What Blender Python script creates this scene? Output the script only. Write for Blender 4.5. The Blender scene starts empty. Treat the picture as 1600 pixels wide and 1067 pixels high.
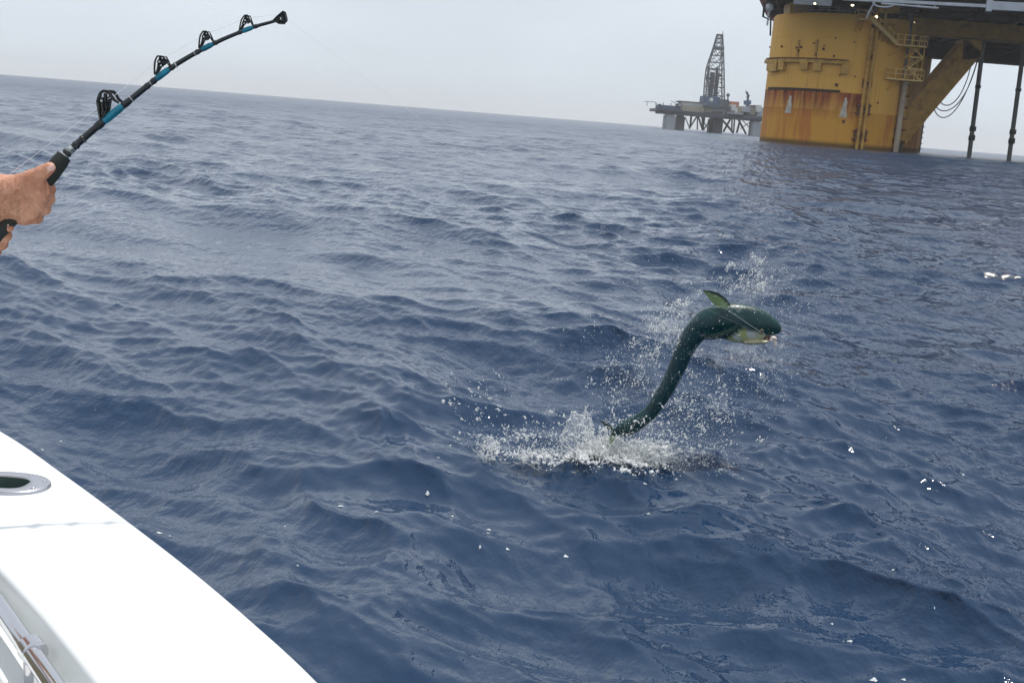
import bpy, bmesh, math, random
import numpy as np
from mathutils import Vector, Matrix

random.seed(7)
rng = np.random.default_rng(11)
scene = bpy.context.scene
COL = scene.collection

# ------------------------------------------------------------------ camera
F_PX, EYE = 1800.0, 1.8
PITCH, ROLL = math.radians(11.09), math.radians(4.55)
fw = Vector((0, math.cos(PITCH), -math.sin(PITCH)))
r0 = Vector((1, 0, 0)); u0 = r0.cross(fw)
rt = math.cos(ROLL) * r0 + math.sin(ROLL) * u0
up = -math.sin(ROLL) * r0 + math.cos(ROLL) * u0
cam_data = bpy.data.cameras.new('camera')
cam = bpy.data.objects.new('camera', cam_data); COL.objects.link(cam)
M = Matrix((rt, up, -fw)).transposed().to_4x4(); M.translation = Vector((0, 0, EYE))
cam.matrix_world = M
cam_data.sensor_width = 36.0
cam_data.lens = 36.0 * F_PX / 1600.0
cam_data.clip_start = 0.05; cam_data.clip_end = 60000
scene.camera = cam

# ------------------------------------------------------------------ world, sun, exposure
SUN = Vector((0.20, 0.17, 1.0)).normalized()
sun_el = math.asin(SUN.z); sun_az = math.atan2(SUN.x, SUN.y)
world = bpy.data.worlds.new('World'); scene.world = world; world.use_nodes = True
nt = world.node_tree; nt.nodes.clear()
def wn(t, **k):
    n = nt.nodes.new(t)
    for a, b in k.items(): setattr(n, a, b)
    return n
out = wn('ShaderNodeOutputWorld'); bg = wn('ShaderNodeBackground'); nt.links.new(bg.outputs[0], out.inputs[0])
sky = wn('ShaderNodeTexSky', sky_type='NISHITA', sun_disc=False)
sky.sun_elevation = sun_el; sky.sun_rotation = sun_az
sky.air_density = 1.2; sky.dust_density = 4.0; sky.ozone_density = 1.0
# the thin white veil of a humid overcast day, over the clear-sky model
tc = wn('ShaderNodeTexCoord'); sep = wn('ShaderNodeSeparateXYZ'); nt.links.new(tc.outputs['Generated'], sep.inputs[0])
ramp = wn('ShaderNodeValToRGB'); nt.links.new(sep.outputs['Z'], ramp.inputs[0])
ramp.color_ramp.elements[0].position = 0.0; ramp.color_ramp.elements[0].color = (7.1, 8.0, 8.9, 1)
ramp.color_ramp.elements[1].position = 0.5; ramp.color_ramp.elements[1].color = (7.9, 8.4, 9.3, 1)
e = ramp.color_ramp.elements.new(0.12); e.color = (7.6, 8.3, 9.25, 1)
mp = wn('ShaderNodeMapping'); mp.inputs['Scale'].default_value = (1, 1, 2.6); nt.links.new(tc.outputs['Generated'], mp.inputs[0])
noi = wn('ShaderNodeTexNoise'); noi.inputs['Scale'].default_value = 3.2; noi.inputs['Detail'].default_value = 5; nt.links.new(mp.outputs[0], noi.inputs[0])
mr = wn('ShaderNodeMapRange'); mr.inputs[1].default_value = 0.3; mr.inputs[2].default_value = 0.7; mr.inputs[3].default_value = 0.90; mr.inputs[4].default_value = 1.08
nt.links.new(noi.outputs['Fac'], mr.inputs[0])
mul = wn('ShaderNodeVectorMath', operation='SCALE'); nt.links.new(ramp.outputs[0], mul.inputs[0]); nt.links.new(mr.outputs[0], mul.inputs['Scale'])
mix = wn('ShaderNodeMix', data_type='RGBA'); mix.inputs[0].default_value = 0.86
nt.links.new(sky.outputs[0], mix.inputs[6]); nt.links.new(mul.outputs[0], mix.inputs[7])
nt.links.new(mix.outputs[2], bg.inputs[0]); bg.inputs[1].default_value = 0.1

sd = bpy.data.lights.new('sun', 'SUN'); sd.energy = 3.2; sd.angle = math.radians(0.9); sd.color = (1, 0.96, 0.9)
so = bpy.data.objects.new('sun', sd); COL.objects.link(so)
so.rotation_euler = (-SUN).to_track_quat('-Z', 'Y').to_euler(); so.location = (0, 0, 400)
vs = scene.view_settings
vs.view_transform = 'Standard'; vs.look = 'None'; vs.exposure = 0.12; vs.gamma = 1.0; vs.use_curve_mapping = False

# ------------------------------------------------------------------ helpers
def ray(px, py):
    px = float(px); py = float(py)
    return fw + ((px - 800) / F_PX) * rt + ((533.5 - py) / F_PX) * up
def at(px, py, Y):
    d = ray(px, py); return Vector((0, 0, EYE)) + d * float(Y / d.y)
def on_z(px, py, z):
    d = ray(px, py); return Vector((0, 0, EYE)) + d * ((z - EYE) / d.z)

def material(name, color, rough=0.5, metal=0.0, var=0.0, scale=5.0, bump=0.0, bscale=40.0, dirt=None, dirt_amt=0.0, stretch=(1, 1, 1), spec=None):
    m = bpy.data.materials.new(name); m.use_nodes = True
    t = m.node_tree; b = t.nodes['Principled BSDF']
    b.inputs['Base Color'].default_value = (*color, 1); b.inputs['Roughness'].default_value = rough; b.inputs['Metallic'].default_value = metal
    if spec is not None: b.inputs['Specular IOR Level'].default_value = spec
    co = t.nodes.new('ShaderNodeTexCoord'); ma = t.nodes.new('ShaderNodeMapping'); ma.inputs['Scale'].default_value = stretch
    t.links.new(co.outputs['Object'], ma.inputs[0])
    col = None
    if var:
        n = t.nodes.new('ShaderNodeTexNoise'); n.inputs['Scale'].default_value = scale; n.inputs['Detail'].default_value = 6
        t.links.new(ma.outputs[0], n.inputs[0])
        r = t.nodes.new('ShaderNodeValToRGB'); r.color_ramp.elements[0].position = 0.3; r.color_ramp.elements[1].position = 0.7
        r.color_ramp.elements[0].color = (*[c * (1 - var) for c in color], 1); r.color_ramp.elements[1].color = (*[min(1, c * (1 + var)) for c in color], 1)
        t.links.new(n.outputs['Fac'], r.inputs[0]); t.links.new(r.outputs[0], b.inputs['Base Color']); col = r.outputs[0]
    if dirt:
        n = t.nodes.new('ShaderNodeTexNoise'); n.inputs['Scale'].default_value = scale * 0.6; n.inputs['Detail'].default_value = 8; n.inputs['Roughness'].default_value = 0.7
        t.links.new(ma.outputs[0], n.inputs[0])
        r = t.nodes.new('ShaderNodeMapRange'); r.inputs[1].default_value = 0.52; r.inputs[2].default_value = 0.68; r.inputs[3].default_value = 0; r.inputs[4].default_value = dirt_amt
        t.links.new(n.outputs['Fac'], r.inputs[0])
        x = t.nodes.new('ShaderNodeMix'); x.data_type = 'RGBA'; t.links.new(r.outputs[0], x.inputs[0])
        if col: t.links.new(col, x.inputs[6])
        else: x.inputs[6].default_value = (*color, 1)
        x.inputs[7].default_value = (*dirt, 1); t.links.new(x.outputs[2], b.inputs['Base Color'])
    if bump:
        n = t.nodes.new('ShaderNodeTexNoise'); n.inputs['Scale'].default_value = bscale; n.inputs['Detail'].default_value = 4
        t.links.new(co.outputs['Object'], n.inputs[0])
        bp = t.nodes.new('ShaderNodeBump'); bp.inputs['Strength'].default_value = 1.0; bp.inputs['Distance'].default_value = bump
        t.links.new(n.outputs['Fac'], bp.inputs['Height']); t.links.new(bp.outputs[0], b.inputs['Normal'])
    return m

class MB:
    def __init__(s): s.v = []; s.f = []
    def add(s, vs, fs):
        o = len(s.v); s.v += [tuple(v) for v in vs]; s.f += [tuple(i + o for i in f) for f in fs]; return s
    def box(s, a, b):
        x0, y0, z0 = a; x1, y1, z1 = b
        return s.add([(x0, y0, z0), (x1, y0, z0), (x1, y1, z0), (x0, y1, z0), (x0, y0, z1), (x1, y0, z1), (x1, y1, z1), (x0, y1, z1)],
                     [(0, 3, 2, 1), (4, 5, 6, 7), (0, 1, 5, 4), (1, 2, 6, 5), (2, 3, 7, 6), (3, 0, 4, 7)])
    def tube(s, pts, r, n=8, cap=True):
        pts = [Vector(p) for p in pts]; k = len(pts)
        rs = r if isinstance(r, (list, tuple)) else [r] * k
        vs = []; fs = []; ref = None
        for i in range(k):
            t = (pts[min(i + 1, k - 1)] - pts[max(i - 1, 0)])
            t = t.normalized() if t.length > 1e-9 else Vector((0, 0, 1))
            if ref is None:
                ref = Vector((0, 0, 1)) if abs(t.z) < 0.9 else Vector((0, 1, 0))
            a = (ref - t * ref.dot(t)).normalized(); ref = a; b = t.cross(a)
            for j in range(n):
                w = 2 * math.pi * (j + 0.5) / n
                vs.append(pts[i] + (a * math.cos(w) + b * math.sin(w)) * rs[i])
        for i in range(k - 1):
            for j in range(n):
                q = (j + 1) % n
                fs.append((i * n + j, i * n + q, (i + 1) * n + q, (i + 1) * n + j))
        if cap:
            fs.append(tuple(range(n - 1, -1, -1))); fs.append(tuple((k - 1) * n + j for j in range(n)))
        return s.add(vs, fs)
    def beam(s, a, b, w, h):           # box beam between two points, h measured in the vertical plane
        a = Vector(a); b = Vector(b); t = (b - a).normalized()
        side = t.cross(Vector((0, 0, 1)))
        side = side.normalized() if side.length > 1e-4 else Vector((1, 0, 0))
        u = side.cross(t)
        vs = [p + side * (sx * w / 2) + u * (sz * h / 2) for p in (a, b) for sx, sz in ((-1, -1), (1, -1), (1, 1), (-1, 1))]
        return s.add(vs, [(0, 1, 2, 3), (7, 6, 5, 4), (0, 4, 5, 1), (1, 5, 6, 2), (2, 6, 7, 3), (3, 7, 4, 0)])
    def prism(s, pts, d):               # polygon pts (3D) pushed along vector d
        n = len(pts); d = Vector(d); pts = [Vector(p) for p in pts]
        return s.add(pts + [p + d for p in pts], [tuple(range(n)), tuple(range(2 * n - 1, n - 1, -1))] + [(i, i + n, (i + 1) % n + n, (i + 1) % n) for i in range(n)])
    def ball(s, c, r, n=8, m=6, sc=(1, 1, 1)):
        c = Vector(c); vs = [c + Vector((0, 0, r * sc[2]))]
        for i in range(1, m):
            a = math.pi * i / m
            for j in range(n):
                w = 2 * math.pi * j / n
                vs.append(c + Vector((r * sc[0] * math.sin(a) * math.cos(w), r * sc[1] * math.sin(a) * math.sin(w), r * sc[2] * math.cos(a))))
        vs.append(c - Vector((0, 0, r * sc[2]))); fs = []
        for j in range(n): fs.append((0, 1 + j, 1 + (j + 1) % n))
        for i in range(m - 2):
            for j in range(n):
                a = 1 + i * n
                fs.append((a + j, a + n + j, a + n + (j + 1) % n, a + (j + 1) % n))
        l = len(vs) - 1; a = 1 + (m - 2) * n
        for j in range(n): fs.append((l, a + (j + 1) % n, a + j))
        return s.add(vs, fs)
    def build(s, name, mat, parent=None, smooth=False, bevel=0.0, label=None):
        me = bpy.data.meshes.new(name); me.from_pydata(s.v, [], s.f); me.update()
        if not me.materials: me.materials.append(mat)
        bm = bmesh.new(); bm.from_mesh(me); bmesh.ops.recalc_face_normals(bm, faces=bm.faces)
        if bevel: bmesh.ops.bevel(bm, geom=list(bm.edges), offset=bevel, segments=2, affect='EDGES', clamp_overlap=True)
        bm.to_mesh(me); bm.free()
        if smooth:
            me.polygons.foreach_set('use_smooth', [True] * len(me.polygons))
            if smooth != 'all': me.set_sharp_from_angle(angle=math.radians(40))
        o = bpy.data.objects.new(name, me); COL.objects.link(o)
        if parent:
            o.parent = parent; o.matrix_parent_inverse = Matrix.Translation(-parent_loc(parent))
        if label: o['label'] = label
        return o
def parent_loc(p):
    return Vector(p.location) if p.parent is None else Vector((0, 0, 0))
def tag(o, label=None, cat=None, group=None, kind=None):
    if label: o['label'] = label
    if cat: o['category'] = cat
    if group: o['group'] = group
    if kind: o['kind'] = kind
    return o
def thing(name, loc, label, cat, group=None):
    o = bpy.data.objects.new(name, None); COL.objects.link(o); o.location = loc; o.empty_display_size = 0.2
    return tag(o, label, cat, group)
def np_mesh(name, V, Fq, mat, smooth=True):
    me = bpy.data.meshes.new(name); k = Fq.shape[1]
    me.vertices.add(len(V)); me.vertices.foreach_set('co', np.ascontiguousarray(V, dtype=np.float32).ravel())
    me.loops.add(Fq.size); me.loops.foreach_set('vertex_index', np.ascontiguousarray(Fq, dtype=np.int32).ravel())
    me.polygons.add(len(Fq)); me.polygons.foreach_set('loop_start', np.arange(0, Fq.size, k, dtype=np.int32))
    me.polygons.foreach_set('use_smooth', np.full(len(Fq), smooth)); me.update(calc_edges=True); me.validate()
    me.materials.append(mat)
    return me

# ------------------------------------------------------------------ sea
WIND = math.radians(248)      # direction the waves travel
def spectrum(L, N, l0, l1, rms, seed, spread, ang=0.0, power=4.0):
    g = np.random.default_rng(seed)
    k1 = np.fft.fftfreq(N, L / N) * 2 * np.pi
    kx, ky = np.meshgrid(k1, k1, indexing='ij'); k = np.hypot(kx, ky); k[0, 0] = 1
    lam = 2 * np.pi / k
    A = k ** (-power / 2) * ((lam > l0) & (lam < l1))
    c = np.cos(np.arctan2(ky, kx) - WIND - ang)
    A = A * (np.abs(c) ** spread * 0.9 + 0.1)
    h = A * (g.normal(size=(N, N)) + 1j * g.normal(size=(N, N)))
    H = np.fft.ifft2(h); s = rms / H.real.std()
    z = H.real * s
    dx = np.fft.ifft2(1j * kx / k * h).real * s; dy = np.fft.ifft2(1j * ky / k * h).real * s
    return np.stack([dx, dy, z]).astype(np.float32)
OFFX, OFFY = -345.437, -265.457
LAYERS = [  # L, N, lmin, lmax, rms, seed, spread, rotation of tile, chop
    (151.0, 512, 9.0, 38.0, 0.085, 3, 2.0, 0.35, 0.9, 12.0),
    (63.0, 512, 3.0, 9.0, 0.048, 5, 2.4, 1.1, 1.1, 5.0),
    (23.0, 512, 1.0, 3.0, 0.033, 8, 2.2, 2.3, 1.2, 1.6),
    (8.3, 512, 0.30, 1.0, 0.0185, 13, 1.8, 0.7, 1.15, 0.5),
    (2.9, 512, 0.07, 0.30, 0.0052, 21, 0.8, 1.9, 0.9, 0.16),
]
TILES = [spectrum(L, N, a, b, r, s, sp, ang=0.0) for (L, N, a, b, r, s, sp, ro, ch, lm) in LAYERS]
def sea_disp(x, y, sp):
    """displacement of the sea at rest position x, y where the mesh spacing is sp"""
    D = np.zeros((3,) + x.shape, dtype=np.float32); fades = []
    for (L, N, a, b, r, s, spd, ro, ch, lm), T in zip(LAYERS, TILES):
        f = np.clip((lm / sp - 1.8) / 2.6, 0, 1).astype(np.float32); fades.append(f)
        c, sn = math.cos(ro * 0.25), math.sin(ro * 0.25)
        xo = x + OFFX; yo = y + OFFY
        u = (c * xo - sn * yo) / L * N + s * 37; v = (sn * xo + c * yo) / L * N + s * 91
        i = np.floor(u).astype(int); j = np.floor(v).astype(int); fu = (u - i).astype(np.float32); fv = (v - j).astype(np.float32)
        i0, i1, j0, j1 = i % N, (i + 1) % N, j % N, (j + 1) % N
        S = T[:, i0, j0] * (1 - fu) * (1 - fv) + T[:, i1, j0] * fu * (1 - fv) + T[:, i0, j1] * (1 - fu) * fv + T[:, i1, j1] * fu * fv
        # the local patchiness of wind ripples
        if lm < 1:
            S = S * (0.85 + 0.6 * np.sin(x * 0.31 + y * 0.17 + s) * np.sin(y * 0.23 - x * 0.11 + 2 * s))
        dx, dy = c * S[0] + sn * S[1], -sn * S[0] + c * S[1]
        D[0] += dx * ch * f; D[1] += dy * ch * f; D[2] += S[2] * f
    rs_ = np.hypot(x - 0.62, (y - 6.12) * 0.8); an_ = np.arctan2(y - 6.12, x - 0.62)
    D[2] += (np.exp(-(rs_ / .55) ** 2) * (.006 * np.sin(rs_ * 21 + 1.5 * np.sin(an_ * 3)) + .003 * np.sin(x * 31 + 3 * np.sin(y * 17)))).astype(np.float32)
    return D, fades
ratio = 0.0044
rr = [0.5]
while rr[-1] < 3.0: rr.append(rr[-1] * 1.05)
while rr[-1] < 330: rr.append(rr[-1] * (1 + ratio))
while rr[-1] < 9000: rr.append(rr[-1] * 1.035)
rr = np.array(rr)
a_in = np.radians(np.linspace(-28, 28, 880)); a_out = np.radians(np.linspace(28, 332, 160)[1:-1])
aa = np.concatenate([a_in, a_out]); na, nr = len(aa), len(rr)
dang = np.concatenate([np.full(880, math.radians(56 / 879)), np.full(158, math.radians(304 / 159))])
R, A = np.meshgrid(rr, aa, indexing='ij')
SP = np.maximum(np.gradient(rr)[:, None] * np.ones_like(A), R * dang[None, :]).astype(np.float32)
X = R * np.sin(A); Y = R * np.cos(A)
D, fades = sea_disp(X, Y, SP)
calm = np.clip((R - 1.0) / 3.0, 0.0, 1.0)
V = np.stack([X + D[0] * calm, Y + D[1] * calm, D[2] * calm], -1).reshape(-1, 3)
V = np.vstack([V, [[0, 0, 0]]])
ii, jj = np.meshgrid(np.arange(nr - 1), np.arange(na), indexing='ij'); j2 = (jj + 1) % na
Fq = np.stack([ii * na + jj, ii * na + j2, (ii + 1) * na + j2, (ii + 1) * na + jj], -1).reshape(-1, 4)
def sea_point(x, y):
    """point of the displaced sea surface above world x, y"""
    px, py = np.array([x], float), np.array([y], float)
    r = math.hypot(x, y)
    for _ in range(5):
        D_, _f = sea_disp(px, py, np.full(1, max(r * ratio, r * 0.00114), np.float32)); c = min(1, max(0, (r - 1) / 3))
        px = x - D_[0] * c; py = y - D_[1] * c
    return Vector((x, y, float(D_[2][0]) * c))

def sea_material():
    m = bpy.data.materials.new('sea_water'); m.use_nodes = True; t = m.node_tree; b = t.nodes['Principled BSDF']
    b.inputs['Base Color'].default_value = (0.0100, 0.0300, 0.069, 1)
    b.inputs['IOR'].default_value = 1.333
    co = t.nodes.new('ShaderNodeTexCoord')
    def noise(scale, detail, stretch, rough=0.55):
        ma = t.nodes.new('ShaderNodeMapping'); ma.inputs['Rotation'].default_value = (0, 0, -WIND); ma.inputs['Scale'].default_value = (1, stretch, 1)
        t.links.new(co.outputs['Object'], ma.inputs[0])
        n = t.nodes.new('ShaderNodeTexNoise'); n.inputs['Scale'].default_value = scale; n.inputs['Detail'].default_value = detail; n.inputs['Roughness'].default_value = rough
        t.links.new(ma.outputs[0], n.inputs[0]); return n.outputs['Fac']
    def math_(op, a, b_=None, c=None):
        n = t.nodes.new('ShaderNodeMath'); n.operation = op
        for i, v in enumerate((a, b_, c)):
            if v is None: continue
            if isinstance(v, (int, float)): n.inputs[i].default_value = v
            else: t.links.new(v, n.inputs[i])
        return n.outputs[0]
    at_ = {}
    for q in ('far_a', 'far_b', 'far_c', 'far_d'):
        n = t.nodes.new('ShaderNodeAttribute'); n.attribute_name = q; at_[q] = n.outputs['Fac']
    patch = noise(0.25, 3, 1.0)
    pm = t.nodes.new('ShaderNodeMapRange'); pm.inputs[1].default_value = 0.40; pm.inputs[2].default_value = 0.62; pm.inputs[3].default_value = 0.40; pm.inputs[4].default_value = 1.55
    t.links.new(patch, pm.inputs[0])
    h = math_('MULTIPLY', math_('MULTIPLY', noise(15.0, 3, 0.55), 0.016), pm.outputs[0])
    for q, sc, amp in (('far_a', 6.0, 0.050), ('far_b', 2.0, 0.19), ('far_c', 0.7, 0.55), ('far_d', 0.22, 1.3)):
        h = math_('ADD', h, math_('MULTIPLY', math_('MULTIPLY', noise(sc, 2, 0.45), amp), at_[q]))
    bp = t.nodes.new('ShaderNodeBump'); bp.inputs['Strength'].default_value = 1.0; bp.inputs['Distance'].default_value = 1.0
    t.links.new(h, bp.inputs['Height']); t.links.new(bp.outputs[0], b.inputs['Normal'])
    r = math_('ADD', math_('MULTIPLY', at_['far_b'], 0.10), math_('ADD', math_('MULTIPLY', at_['far_c'], 0.10), 0.045))
    t.links.new(r, b.inputs['Roughness'])
    return m
sea_mat = sea_material()
me = np_mesh('sea', V, Fq, sea_mat)
for q, f in zip(('far_a', 'far_b', 'far_c', 'far_d'), (fades[4], fades[3], fades[2], fades[1])):
    a = me.attributes.new(q, 'FLOAT', 'POINT'); a.data.foreach_set('value', np.append(1 - f.ravel(), 0).astype(np.float32))
sea = bpy.data.objects.new('sea', me); COL.objects.link(sea)
tag(sea, 'open deep blue sea with short wind chop and low swell', kind='structure')

# ------------------------------------------------------------------ materials
def yellow_paint():
    m = bpy.data.materials.new('rusted_yellow_paint'); m.use_nodes = True; t = m.node_tree; b = t.nodes['Principled BSDF']
    b.inputs['Roughness'].default_value = 0.65; b.inputs['Specular IOR Level'].default_value = 0.3
    co = t.nodes.new('ShaderNodeTexCoord'); sp = t.nodes.new('ShaderNodeSeparateXYZ'); t.links.new(co.outputs['Object'], sp.inputs[0])
    def noise(scale, stretch, detail=6, rough=0.6):
        ma = t.nodes.new('ShaderNodeMapping'); ma.inputs['Scale'].default_value = stretch; t.links.new(co.outputs['Object'], ma.inputs[0])
        n = t.nodes.new('ShaderNodeTexNoise'); n.inputs['Scale'].default_value = scale; n.inputs['Detail'].default_value = detail; n.inputs['Roughness'].default_value = rough
        t.links.new(ma.outputs[0], n.inputs[0]); return n.outputs['Fac']
    def rng_(v, a, b_, c, d):
        n = t.nodes.new('ShaderNodeMapRange'); t.links.new(v, n.inputs[0])
        for i, q in enumerate((a, b_, c, d)): n.inputs[i + 1].default_value = q
        return n.outputs[0]
    def mul(a, b_):
        n = t.nodes.new('ShaderNodeMath'); n.operation = 'MULTIPLY'; t.links.new(a, n.inputs[0]); t.links.new(b_, n.inputs[1]); return n.outputs[0]
    def mixc(f, a, col):
        x = t.nodes.new('ShaderNodeMix'); x.data_type = 'RGBA'; t.links.new(f, x.inputs[0])
        if isinstance(a, tuple): x.inputs[6].default_value = (*a, 1)
        else: t.links.new(a, x.inputs[6])
        x.inputs[7].default_value = (*col, 1); return x.outputs[2]
    z = sp.outputs['Z']
    c = mixc(rng_(noise(0.08, (1, 1, 0.4)), 0.35, 0.65, 0, 0.7), (0.78, 0.43, 0.075), (0.66, 0.355, 0.075))
    # lower coat, a deeper ochre below the old repair line
    c = mixc(rng_(z, 9.3, 9.5, 0.85, 0.0), c, (0.62, 0.30, 0.028))
    c = mixc(mul(rng_(z, 9.5, 9.3, 0, 0.8), rng_(noise(0.35, (1, 1, 0.12)), 0.48, 0.62, 0, 1)), c, (0.50, 0.15, 0.028))
    # rust running down from the steel band
    m0 = mul(mul(rng_(z, 14.1, 13.95, 0, 1), rng_(z, 6.8, 12.8, 0, 1)), rng_(sp.outputs['X'], 86.5, 84.5, 0, 1))
    c = mixc(mul(m0, rng_(noise(0.42, (1, 1, 0.07), 5, 0.55), 0.34, 0.52, 0.35, 1.0)), c, (0.36, 0.09, 0.018))
    c = mixc(mul(m0, rng_(noise(0.75, (1, 1, 0.09), 7, 0.65), 0.46, 0.60, 0, 1.0)), c, (0.15, 0.026, 0.008))
    # small scattered rust spots and runs
    c = mixc(rng_(noise(1.3, (1, 1, 0.35), 8, 0.75), 0.66, 0.72, 0, 0.9), c, (0.12, 0.04, 0.012))
    c = mixc(mul(rng_(noise(0.9, (1, 1, 0.05), 5, 0.6), 0.60, 0.72, 0, 0.55), rng_(z, 0, 34, 1.0, 0.5)), c, (0.22, 0.09, 0.02))
    # weed and wet line at the sea
    c = mixc(rng_(z, 1.6, 0.7, 0, 0.85), c, (0.07, 0.05, 0.012))
    t.links.new(c, b.inputs['Base Color'])
    return m
YEL = yellow_paint()
YPL = material('yellow_steel_paint', (0.52, 0.29, 0.045), 0.6, var=0.2, scale=0.5, dirt=(0.14, 0.05, 0.015), dirt_amt=0.7)
YPALE = material('pale_yellow_rail_paint', (0.75, 0.52, 0.18), 0.6, var=0.15, scale=0.8)
RUST = material('rusty_clamp_steel', (0.13, 0.045, 0.02), 0.85, var=0.5, scale=2.0, bump=0.05, bscale=3)
WHITEW = material('bare_white_primer', (0.52, 0.50, 0.42), 0.8, var=0.25, scale=2.0, dirt=(0.25, 0.12, 0.03), dirt_amt=0.5, stretch=(1, 1, 0.4))
BANDM = material('dark_band_steel', (0.05, 0.03, 0.02), 0.8, var=0.4, scale=1.0)
DKG = material('dark_green_grey_deck_steel', (0.060, 0.075, 0.078), 0.7, var=0.35, scale=0.3)
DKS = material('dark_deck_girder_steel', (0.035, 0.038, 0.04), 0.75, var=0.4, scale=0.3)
GRY = material('weathered_grey_steel', (0.20, 0.22, 0.23), 0.6, var=0.25, scale=0.6)
LGR = material('light_grey_walkway_steel', (0.42, 0.45, 0.48), 0.6, var=0.15, scale=0.4)
REDM = material('dull_red_module_paint', (0.34, 0.085, 0.06), 0.7, var=0.3, scale=0.15)
BRNM = material('brown_module_cladding', (0.30, 0.14, 0.10), 0.75, var=0.3, scale=0.12)
PIPEG = material('grey_green_riser_pipe', (0.12, 0.135, 0.13), 0.5, var=0.3, scale=0.6, stretch=(1, 1, 0.2))
PIPEL = material('pale_weathered_pipe', (0.40, 0.35, 0.27), 0.6, var=0.25, scale=0.8, dirt=(0.2, 0.09, 0.03), dirt_amt=0.6, stretch=(1, 1, 0.3))
CABLE = material('black_rubber_hose', (0.015, 0.015, 0.016), 0.7)
HOLE = material('black_opening', (0.01, 0.008, 0.006), 0.9)
def lamp_mat():
    m = bpy.data.materials.new('lit_floodlight_lens'); m.use_nodes = True; b = m.node_tree.nodes['Principled BSDF']
    b.inputs['Base Color'].default_value = (1, .9, .7, 1); b.inputs['Emission Color'].default_value = (1, .8, .5, 1); b.inputs['Emission Strength'].default_value = 6
    return m
LAMP = lamp_mat()
WDOME = material('white_radome', (0.7, 0.7, 0.68), 0.4)

# ------------------------------------------------------------------ the near platform
CX, CY, CR, CTOP = 82.9, 324.0, 18.8, 33.7
plat = thing('oil_platform', (CX, CY, 0), 'huge yellow tension leg oil platform on round rust-streaked columns at upper right', 'oil platform')
def cyl_hit(px, py, R_=CR, cx=CX, cy=CY):
    d = ray(px, py); o = Vector((0, 0, EYE))
    a = d.x**2 + d.y**2; b = 2 * (d.x * (o.x - cx) + d.y * (o.y - cy)); c = (o.x - cx)**2 + (o.y - cy)**2 - R_**2
    disc = b * b - 4 * a * c; tt = (-b - math.sqrt(max(disc, 0))) / (2 * a)
    return o + d * tt
def cang(px, py, R_=CR):
    p = cyl_hit(px, py, R_); return math.atan2(p.x - CX, -(p.y - CY)), p.z
def cp(th, z, R_=CR, cx=CX, cy=CY):
    return Vector((cx + R_ * math.sin(th), cy - R_ * math.cos(th), z))
def arc_solid(mb, t0, t1, z0, z1, r_in, r_out, n=10, zfun=None):
    vs = []; fs = []
    for i in range(n + 1):
        th = t0 + (t1 - t0) * i / n
        vs += [cp(th, z0, r_in), cp(th, z0, r_out), cp(th, z1, r_out), cp(th, z1, r_in)]
    for i in range(n):
        a = i * 4
        for k in range(4): fs.append((a + k, a + (k + 1) % 4, a + 4 + (k + 1) % 4, a + 4 + k))
    fs += [(0, 1, 2, 3), (n * 4 + 3, n * 4 + 2, n * 4 + 1, n * 4)]
    return mb.add(vs, fs)
def column(cx, cy, name, label=None):
    mb = MB(); vs = []; n = 96; zs = [-4, 0.9, 7.5, 9.4, 14.0, 22.0, 33.2, CTOP]
    prof = [(CR, z) for z in zs[:-1]] + [(CR - 0.35, CTOP), (0.2, CTOP)]
    for r, z in prof:
        for j in range(n):
            w = 2 * math.pi * j / n; vs.append((cx + r * math.cos(w), cy + r * math.sin(w), z))
    fs = [(i * n + j, i * n + (j + 1) % n, (i + 1) * n + (j + 1) % n, (i + 1) * n + j) for i in range(len(prof) - 1) for j in range(n)]
    mb.add(vs, fs); return mb.build(name, YEL, plat, smooth=True, label=label)
main_col = column(CX, CY, 'column', 'nearest yellow column with rust runs below a dark band')
rear_x = at(1431, 238, 436).x - CR
rear_cy = 436.0
column(rear_x, rear_cy, 'column'); column(rear_x + 128, rear_cy + 12, 'column'); column(CX + 118, CY + 4, 'column')
# weld seams: shallow raised hoops and verticals on the near column
for z in (9.4, 17.8, 27.5):
    mb = MB(); arc_solid(mb, -1.5, 1.5, z, z + 0.10, CR - 0.02, CR + 0.05, 40); mb.build('weld_seam', YEL, main_col)
# dark band over the rust
t0, zb = cang(1195, 140); t1, zb2 = cang(1312, 147)
mb = MB(); arc_solid(mb, -1.45, t1, 13.95, 14.55, CR - 0.02, CR + 0.30, 36); mb.build('steel_band', BANDM, main_col)
# bare primer patches
for (px, top, bot, w) in ((1235.5, 150, 177, 1.35), (1322, 153, 184, 1.3)):
    tc_, zt = cang(px, top); tb_, zbm = cang(px - 2, bot); mb = MB(); vs = []; n = 14; g = random.Random(int(px))
    for i in range(n + 1):
        z = zt + (zbm - zt) * i / n; k = i / n
        hw = w * (0.28 + 0.72 * k) * (0.8 + 0.4 * g.random()) / CR / 1.0 * 0.72
        cth = tc_ + (g.random() - .5) * 0.012 - 0.01 * k
        vs += [cp(cth - hw, z, CR + 0.02), cp(cth + hw, z, CR + 0.02), cp(cth + hw, z, CR + 0.05), cp(cth - hw, z, CR + 0.05)]
    fs = []
    for i in range(n):
        a = i * 4
        for q in range(4): fs.append((a + q, a + (q + 1) % 4, a + 4 + (q + 1) % 4, a + 4 + q))
    mb.add(vs, fs).build('primer_patch', WHITEW, main_col)
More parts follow.
